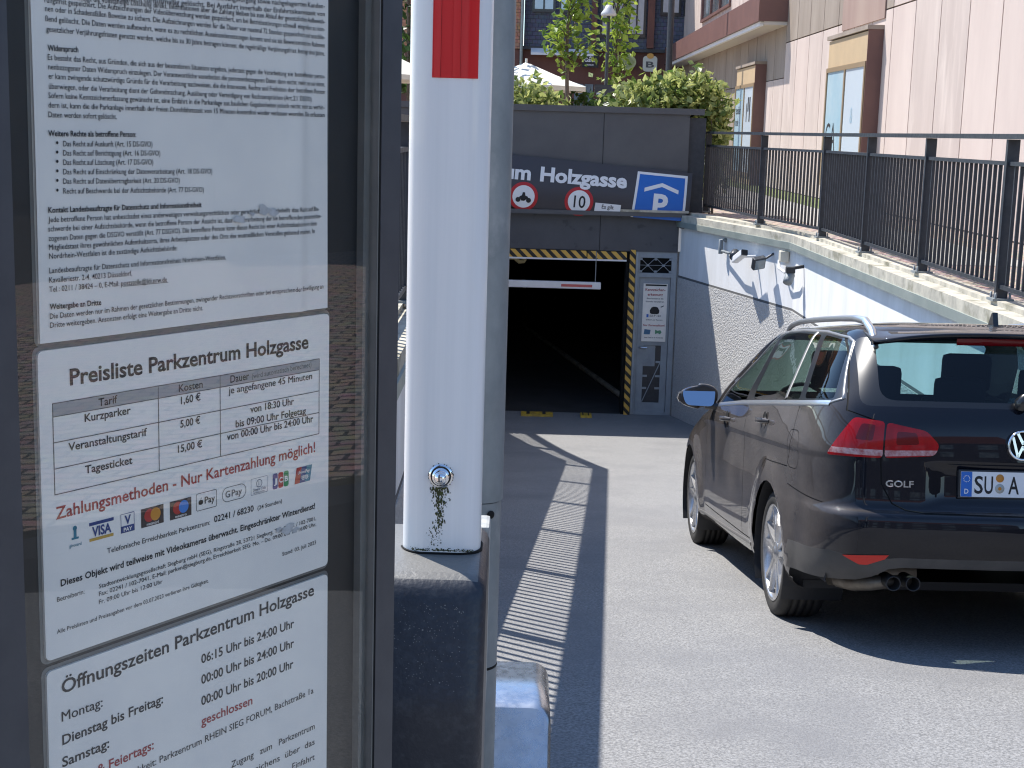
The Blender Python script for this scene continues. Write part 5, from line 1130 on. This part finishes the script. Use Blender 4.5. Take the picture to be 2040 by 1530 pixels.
# wheels
def wheel(sx, ya, parent):
    c = V((sx * .765, ya, .317)); ax = V((sx, 0, 0)); ex = EY
    t = MB(); pr = [(.235, -.10), (.262, -.108), (.292, -.105), (.308, -.095), (.3155, -.075)]
    for g in (-.052, -.018, .018, .052): pr += [(.317, g - .006), (.310, g - .004), (.310, g + .004), (.317, g + .006)]
    pr += [(.3155, .078), (.309, .096), (.300, .105), (.280, .112), (.262, .112), (.246, .106), (.236, .100)]
    t.lathe(pr, c, ax, ex, 56); ty = t.build('tyre', M['rubber'], parent)
    r = MB(); r.lathe([(.240, .104), (.243, .108), (.238, .110), (.230, .104), (.224, .085), (.218, .03), (.214, -.08), (.236, -.1)], c, ax, ex, 56)
    for k in range(5):
        for s2 in (-1, 1):
            th = 2 * math.pi * k / 5 + .35; e = (ex * math.cos(th) + EZ * math.sin(th)); tn = ax.cross(e)
            p0 = c + e * .045 + tn * s2 * .018 + ax * .092; p1 = c + e * .14 + tn * s2 * .027 + ax * .098; p2 = c + e * .231 + tn * s2 * .052 + ax * .103
            wv = [.019, .015, .017]; vs = []
            for p, w_ in zip((p0, p1, p2), wv): vs += [p - tn * w_ + ax * -.022, p - tn * w_ * .75, p + tn * w_ * .75, p + tn * w_ - ax * .022]
            r.add(vs, [(i * 4 + j, i * 4 + j + 1, i * 4 + j + 5, i * 4 + j + 4) for i in range(2) for j in range(3)])
    r.lathe([(.062, .07), (.062, .090), (.050, .097), (.034, .098), (.032, .103), (0, .105)], c, ax, ex, 30)
    r.build('rim', M['rim'], parent)
    b = MB(); b.lathe([(0, .03), (.205, .03), (.214, .0), (.214, -.08)], c, ax, ex, 40); b.lathe([(.05, .045), (.155, .045), (.155, .03)], c, ax, ex, 40); b.build('brake_disc', M['rimdark'], parent)
for sx in (-1, 1):
    for ya in (0, 2.635):
        h = bpy.data.objects.new('wheel', None); COL.objects.link(h); h.parent = car; wheel(sx, ya, h)
# chrome window trim, following the body surface
def on_side(y, z, out=.003):
    h = base_bvh.ray_cast(V((-2, y, z)), V((1, 0, 0))); return (h[0] + h[1] * out) if h[0] else V((-.85, y, z))
def ribbon(nm, pts, w, m, parent, out=.004, sub=14):
    P = []
    for a, b in zip(pts, pts[1:]):
        for k in range(sub): P.append(np.array(a) + (np.array(b) - np.array(a)) * k / sub)
    P.append(np.array(pts[-1])); mb = MB(); vs = []
    for i, p in enumerate(P):
        d = P[min(i + 1, len(P) - 1)] - P[max(i - 1, 0)]; d /= np.linalg.norm(d); nm_ = np.array((-d[1], d[0]))
        for s, o_ in ((-1, .0), (-.8, out), (.8, out), (1, .0)): q_ = p + nm_ * s * w / 2; vs.append(on_side(q_[0], q_[1], o_))
    mb.add(vs, [(i * 4 + j, i * 4 + j + 1, i * 4 + j + 5, i * 4 + j + 4) for i in range(len(P) - 1) for j in range(3)], 0, True)
    return mb.build(nm, m, parent)
ribbon('window_trim', [(1.72, .990), (.95, 1.033), (-.27, 1.081), (-.74, 1.101)], .026, M['alu'], body)
ribbon('window_trim', [(-.74, 1.104), (-.79, 1.125), (-.575, 1.383), (-.51, 1.402), (-.10, 1.431), (.45, 1.445), (.80, 1.441), (.93, 1.422), (1.10, 1.284), (1.70, .99)], .011, mat('dull_trim', (.32, .31, .30), .35, metal=.7), body)
ribbon('window_divider', [(-.10, 1.095), (.075, 1.428)], .030, mat('grey_divider', (.18, .175, .17), .4, metal=.3), d2)
ribbon('side_moulding', [(.42, .300), (1.2, .285), (2.26, .275)], .022, mat('dull_sill_strip', (.25, .24, .23), .4, metal=.4), body)
# door handles
for y, z, dr in ((1.30, .915, d1), (.24, .960, d2)):
    c = on_side(y, z, 0)
    h = MB(); h.lathe([(0, -.004), (.035, -.004), (.048, .001), (.052, .001)], c - V((.001, 0, -.005)), V((-1, 0, .12)).normalized(), EY, 20); h.build('handle_recess', M['gap'], dr)
    h = MB(); h.tube([c + V((.004, .095, .002)), c + V((-.022, .07, .006)), c + V((-.032, .0, .010)), c + V((-.024, -.075, .012)), c + V((.004, -.10, .010))], [.010, .014, .015, .014, .010], 10, 0, True, 1.0); hh = h.build('handle', M['paint'], dr)
    h = MB(); h.tube([c + V((-.030, .075, .018)), c + V((-.041, .0, .020)), c + V((-.032, -.08, .024))], .004, 6); h.build('handle_trim', M['chrome'], hh)
# mirrors
for sx in (-1, 1):
    o = V((sx * .985, 1.84, 1.03)); b = MB(); bmx = bmesh.new(); bmesh.ops.create_uvsphere(bmx, u_segments=24, v_segments=14, radius=1)
    for v in bmx.verts:
        x, y, z = v.co; y2 = max(y, -.35); tp = 1 - .22 * (x * sx * .5 + .5)
        v.co = o + V((x * .125, y2 * .105, (math.copysign(abs(z) ** .8, z)) * .082 * tp + (.012 if x * sx < 0 else 0)))
    bmx.verts.index_update(); b.add([v.co.copy() for v in bmx.verts], [[v.index for v in f.verts] for f in bmx.faces], 0, True); bmx.free()
    mr = b.build('door_mirror', M['paint'], d1 if sx < 0 else body)
    g = MB(); g.prism([(sx * p[0], p[1]) for p in smooth_poly([(.108, .035), (.085, -.055), (-.09, -.062), (-.105, .055), (.06, .064)], .035, 4)], o + V((0, -.046, .004)), EX, V((0, .26, .966)), V((0, .966, -.26)), .003); g.build('mirror_glass', mat('mirror_glass', (.35, .42, .52), .02, metal=1.0), mr)
    s = MB(); s.tube([o + V((-sx * .05, .0, -.045)), o + V((-sx * .13, -.02, -.06))], [.03, .024], 10); s.build('mirror_foot', M['blacktrim'], mr)
    g = MB(); g.tube([o + V((sx * .122, -.03, .03)), o + V((sx * .132, -.01, -.005)), o + V((sx * .118, .0, -.03))], .006, 6); g.build('indicator', M['chrome'], mr)
# roof rails, aerial, spoiler
def roofz(x, y):
    h = base_bvh.ray_cast(V((x, y, 3)), V((0, 0, -1))); return h[0].z if h[0] else 1.45
for sx in (-1, 1):
    pts = []; ys = [1.17, 1.10, 1.0, .8, .5, .2, -.1, -.35, -.52, -.63, -.70]
    hs = [.004, .018, .028, .036, .040, .040, .040, .038, .032, .021, .004]
    for y, h in zip(ys, hs): x = sx * (.575 + .015 * math.sin((y + .7) / 1.87 * math.pi)); pts.append(V((x, y, roofz(x, y) + h)))
    r = MB(); r.tube(pts, [.010, .014, .015, .015, .015, .015, .015, .016, .019, .019, .012], 12, 0, True, 1.0); r.build('roof_rail', M['alu'], body)
a = MB(); a.prism([(0, 0), (.11, 0), (.075, .018), (.03, .070), (.018, .072), (.008, .03)], (-.012, -.62, roofz(0, -.57) - .012), EY, EZ, EX, .024); a.build('roof_aerial', M['blacktrim'], body)
sp_top = []; nS = 25; s = MB(); vs = []
for k in range(nS):
    x = -.60 + 1.2 * k / (nS - 1); e = 1 - max(0, (abs(x) - .50) / .10) ** 2 * .8
    zr0 = roofz(x, -.60) - .001 if abs(x) < .56 else 1.43; zt = 1.432 - .045 * (abs(x) / .6) ** 3; yb = -.822 + .035 * (x / .6) ** 2 + (1 - e) * .10
    vs += [V((x, -.56, roofz(x, -.56) + .0015)), V((x, -.70, max(zt + .014, roofz(x, -.70) + .002))), V((x, yb + .012, zt)), V((x, yb, zt - .008)), V((x, yb + .012, zt - .022)), V((x, -.752, 1.398 - .03 * (abs(x) / .6) ** 3))]
s.add(vs, [(i * 6 + j, i * 6 + j + 1, i * 6 + j + 7, i * 6 + j + 6) for i in range(nS - 1) for j in range(5)], 0, True); s.add(vs[:6], [list(range(6))]); s.add(vs[-6:], [list(range(6))[::-1]])
spo = s.build('roof_spoiler', M['paint'], gate)
s = MB(); vs = []
for k in range(nS):
    x = -.235 + .47 * k / (nS - 1); yb = -.822 + .035 * (x / .6) ** 2; vs += [V((x, yb + .030, 1.407)), V((x, yb + .034, 1.378)), V((x, yb + .055, 1.375))]
s.add(vs, [(i * 3 + j, i * 3 + j + 1, i * 3 + j + 4, i * 3 + j + 3) for i in range(nS - 1) for j in range(2)], 0, True); s.build('brake_light', M['lensdark'], spo)
for sx in (-1, 1):
    s = MB(); s.prism([(-.80, 1.398), (-.735, 1.392), (-.88, 1.10), (-.905, 1.115)], (sx * .652 - .0, 0, 0), EY, EZ, EX, .004); 
# tailgate: plate, badges, wiper, light strip under the window
def rear_y(x, z):
    h = base_bvh.ray_cast(V((x, -3, z)), V((0, 1, 0))); return h[0].y if h[0] else -.98
py = min(rear_y(-.25, .77), rear_y(0, .77)) - .012
p = MB(); p.box((-.272, py, .706), (.272, py + .03, .832), bev=.004); pf = p.build('plate_frame', M['plastic'], gate)
p = MB(); p.box((-.262, py - .0025, .714), (.262, py - .0002, .824)); pl_ = p.build('number_plate', M['signwhite'], gate)
p = MB(); p.box((-.261, py - .0040, .715), (-.213, py - .0027, .823)); p.build('country_band', M['blue'], pl_)
p = MB(); p.text('D', (-.237, py - .0048, .728), EX, EZ, .030, .018, .02, 0, 'C'); p.build('country_letter', M['signwhite'], pl_); p = MB()
for k in range(12): t_ = 2 * math.pi * k / 12; p.prism(circ(.0022, 6, .0135 * math.cos(t_), .0135 * math.sin(t_)), (-.237, py - .0048, .793), EX, EZ, EY, 0)
p.build('star_ring', M['signwhite'], pl_)
for t_, x_, w_ in (('S', -.202, .038), ('U', -.158, .038), ('A', -.052, .047)): p = MB(); p.text(t_, (x_, py - .0032, .730), EX, EZ, .108, w_, .014); p.build('plate_letter', M['ink'], pl_)
p = MB(); p.lathe([(0, .002), (.017, .002), (.018, 0)], (-.090, py - .0026, .797), -EY, EX, 20); p.build('test_seal', M['orange'], pl_)
p = MB(); p.lathe([(0, .002), (.020, .002), (.021, 0)], (-.090, py - .0026, .752), -EY, EX, 20); p.build('state_seal', mat('grey_seal_disc', (.42, .42, .38), .4), pl_)
p = MB(); p.lathe([(0, .003), (.007, .003), (.008, .002)], (-.090, py - .0028, .752), -EY, EX, 12); p.build('seal_centre', M['orange'], pl_)
ly = rear_y(0, .945); g = MB(); lc = V((0, ly - .012, .943)); o, i = circ(.067, 40), circ(.056, 40)
g.lathe([(.066, -.012), (.068, .004), (.062, .010), (.056, .004), (.054, -.004)], lc, -EY, EX, 44)
def stroke(a, b, w): 
    a, b = np.array(a), np.array(b); d = (b - a) / np.linalg.norm(b - a); m = np.array((-d[1], d[0])) * w / 2; g.prism([tuple(a + m), tuple(a - m), tuple(b - m), tuple(b + m)][::-1], lc - EY * .006, EX, EZ, EY, .006)
for sgn in (-1, 1):
    stroke((sgn * .024, .052), (0, .006), .012); stroke((0, -.002), (sgn * .022, -.050), .0115); stroke((sgn * .022, -.050), (sgn * .045, .036), .0115)
g.build('round_badge', M['chrome'], gate)
g = MB(); g.lathe([(0, -.004), (.056, -.004)], lc, -EY, EX, 36); g.build('badge_field', M['gap'], gate)
g = MB(); by = rear_y(-.52, .763); g.text('GOLF', (0, 0, 0), EX, EZ, .04, .118, .02, fn=lambda a, b: (-.583 + a, rear_y(-.583 + a, .748 + b) - .004, .748 + b)); g.build('model_lettering', M['chrome'], gate)
g = MB(); g.tube([V((0, rear_y(0, 1.10) - .01, 1.105)), V((0, rear_y(0, 1.13) - .035, 1.125)), V((.02, rear_y(0, 1.145) - .04, 1.15))], [.026, .034, .026], 14); wb = g.build('wiper_boss', M['blacktrim'], gate)
g = MB(); g.tube([V((.0, rear_y(0, 1.13) - .03, 1.13)), V((.2, rear_y(.2, 1.145) - .025, 1.15)), V((.42, rear_y(.42, 1.15) - .015, 1.155))], [.012, .009, .006], 8); g.build('wiper_arm', M['blacktrim'], gate)
# exhaust
for x in (-.535, -.448):
    e = MB(); e.lathe([(.026, -.10), (.031, -.10), (.031, .045), (.0325, .05), (.029, .05), (.028, .04), (.027, -.06), (0, -.06)], (x, -.90, .322), -EY, EX, 22); e.build('exhaust_pipe', M['rimdark'], car)
e = MB(); e.tube([(-.67, -.55, .275), (-.66, -.72, .29), (-.60, -.83, .305), (-.50, -.84, .315), (-.42, -.82, .315)], [.04, .04, .034, .028, .025], 12); e.tube([(-.70, -.45, .30), (-.30, -.45, .30)], .07, 14); e.build('silencer', M['exhaust'], car)
# cabin
def cush(mb, lo, hi, bev=.04, tilt=0):
    mb.box(lo, hi, bev=bev, rot=Matrix.Rotation(R_(tilt), 3, 'X') if tilt else None)
c = MB(); cush(c, (-.68, -.08, .45), (.68, .12, 1.07), .05, 12); cush(c, (-.66, .05, .45), (.66, .58, .60), .05); c.build('rear_bench', M['seat'], car)
for x in (-.42, 0, .42):
    c = MB(); cush(c, (x - .125, -.19, 1.09), (x + .125, -.10, 1.27 if x else 1.22), .035, 8); c.tube([(x - .05, -.12, 1.0), (x - .05, -.14, 1.12)], .008, 6); c.tube([(x + .05, -.12, 1.0), (x + .05, -.14, 1.12)], .008, 6); c.build('headrest', M['seat'], car)
for x in (-.37, .37):
    c = MB(); cush(c, (x - .24, .86, .45), (x + .24, 1.02, 1.10), .05, 14); cush(c, (x - .24, 1.0, .42), (x + .24, 1.5, .60), .05); cush(c, (x - .135, .80, 1.13), (x + .135, .91, 1.34), .04, 8); c.build('front_seat', M['seat'], car)
c = MB(); cush(c, (-.75, 1.78, .70), (.75, 2.25, .985), .05); c.tube([(-.37 + .18 * math.cos(t), 1.68, .95 + .18 * math.sin(t)) for t in [6.283 * k / 20 for k in range(21)]], .014, 6, 0, False); c.build('dashboard', M['seat'], car)
c = MB(); c.box((-.74, -.80, .45), (.74, -.1, .62)); c.add([(-.80, -.80, .30), (-.80, 2.2, .30), (-.80, 2.2, .95), (-.78, -.80, 1.05)], [(0, 1, 2, 3)]); c.add([(.80, -.80, .30), (.80, 2.2, .30), (.80, 2.2, .95), (.78, -.80, 1.05)], [(0, 1, 2, 3)]); c.build('cabin_lining', M['seat'], car)
tag_ = MB(); bm.free()
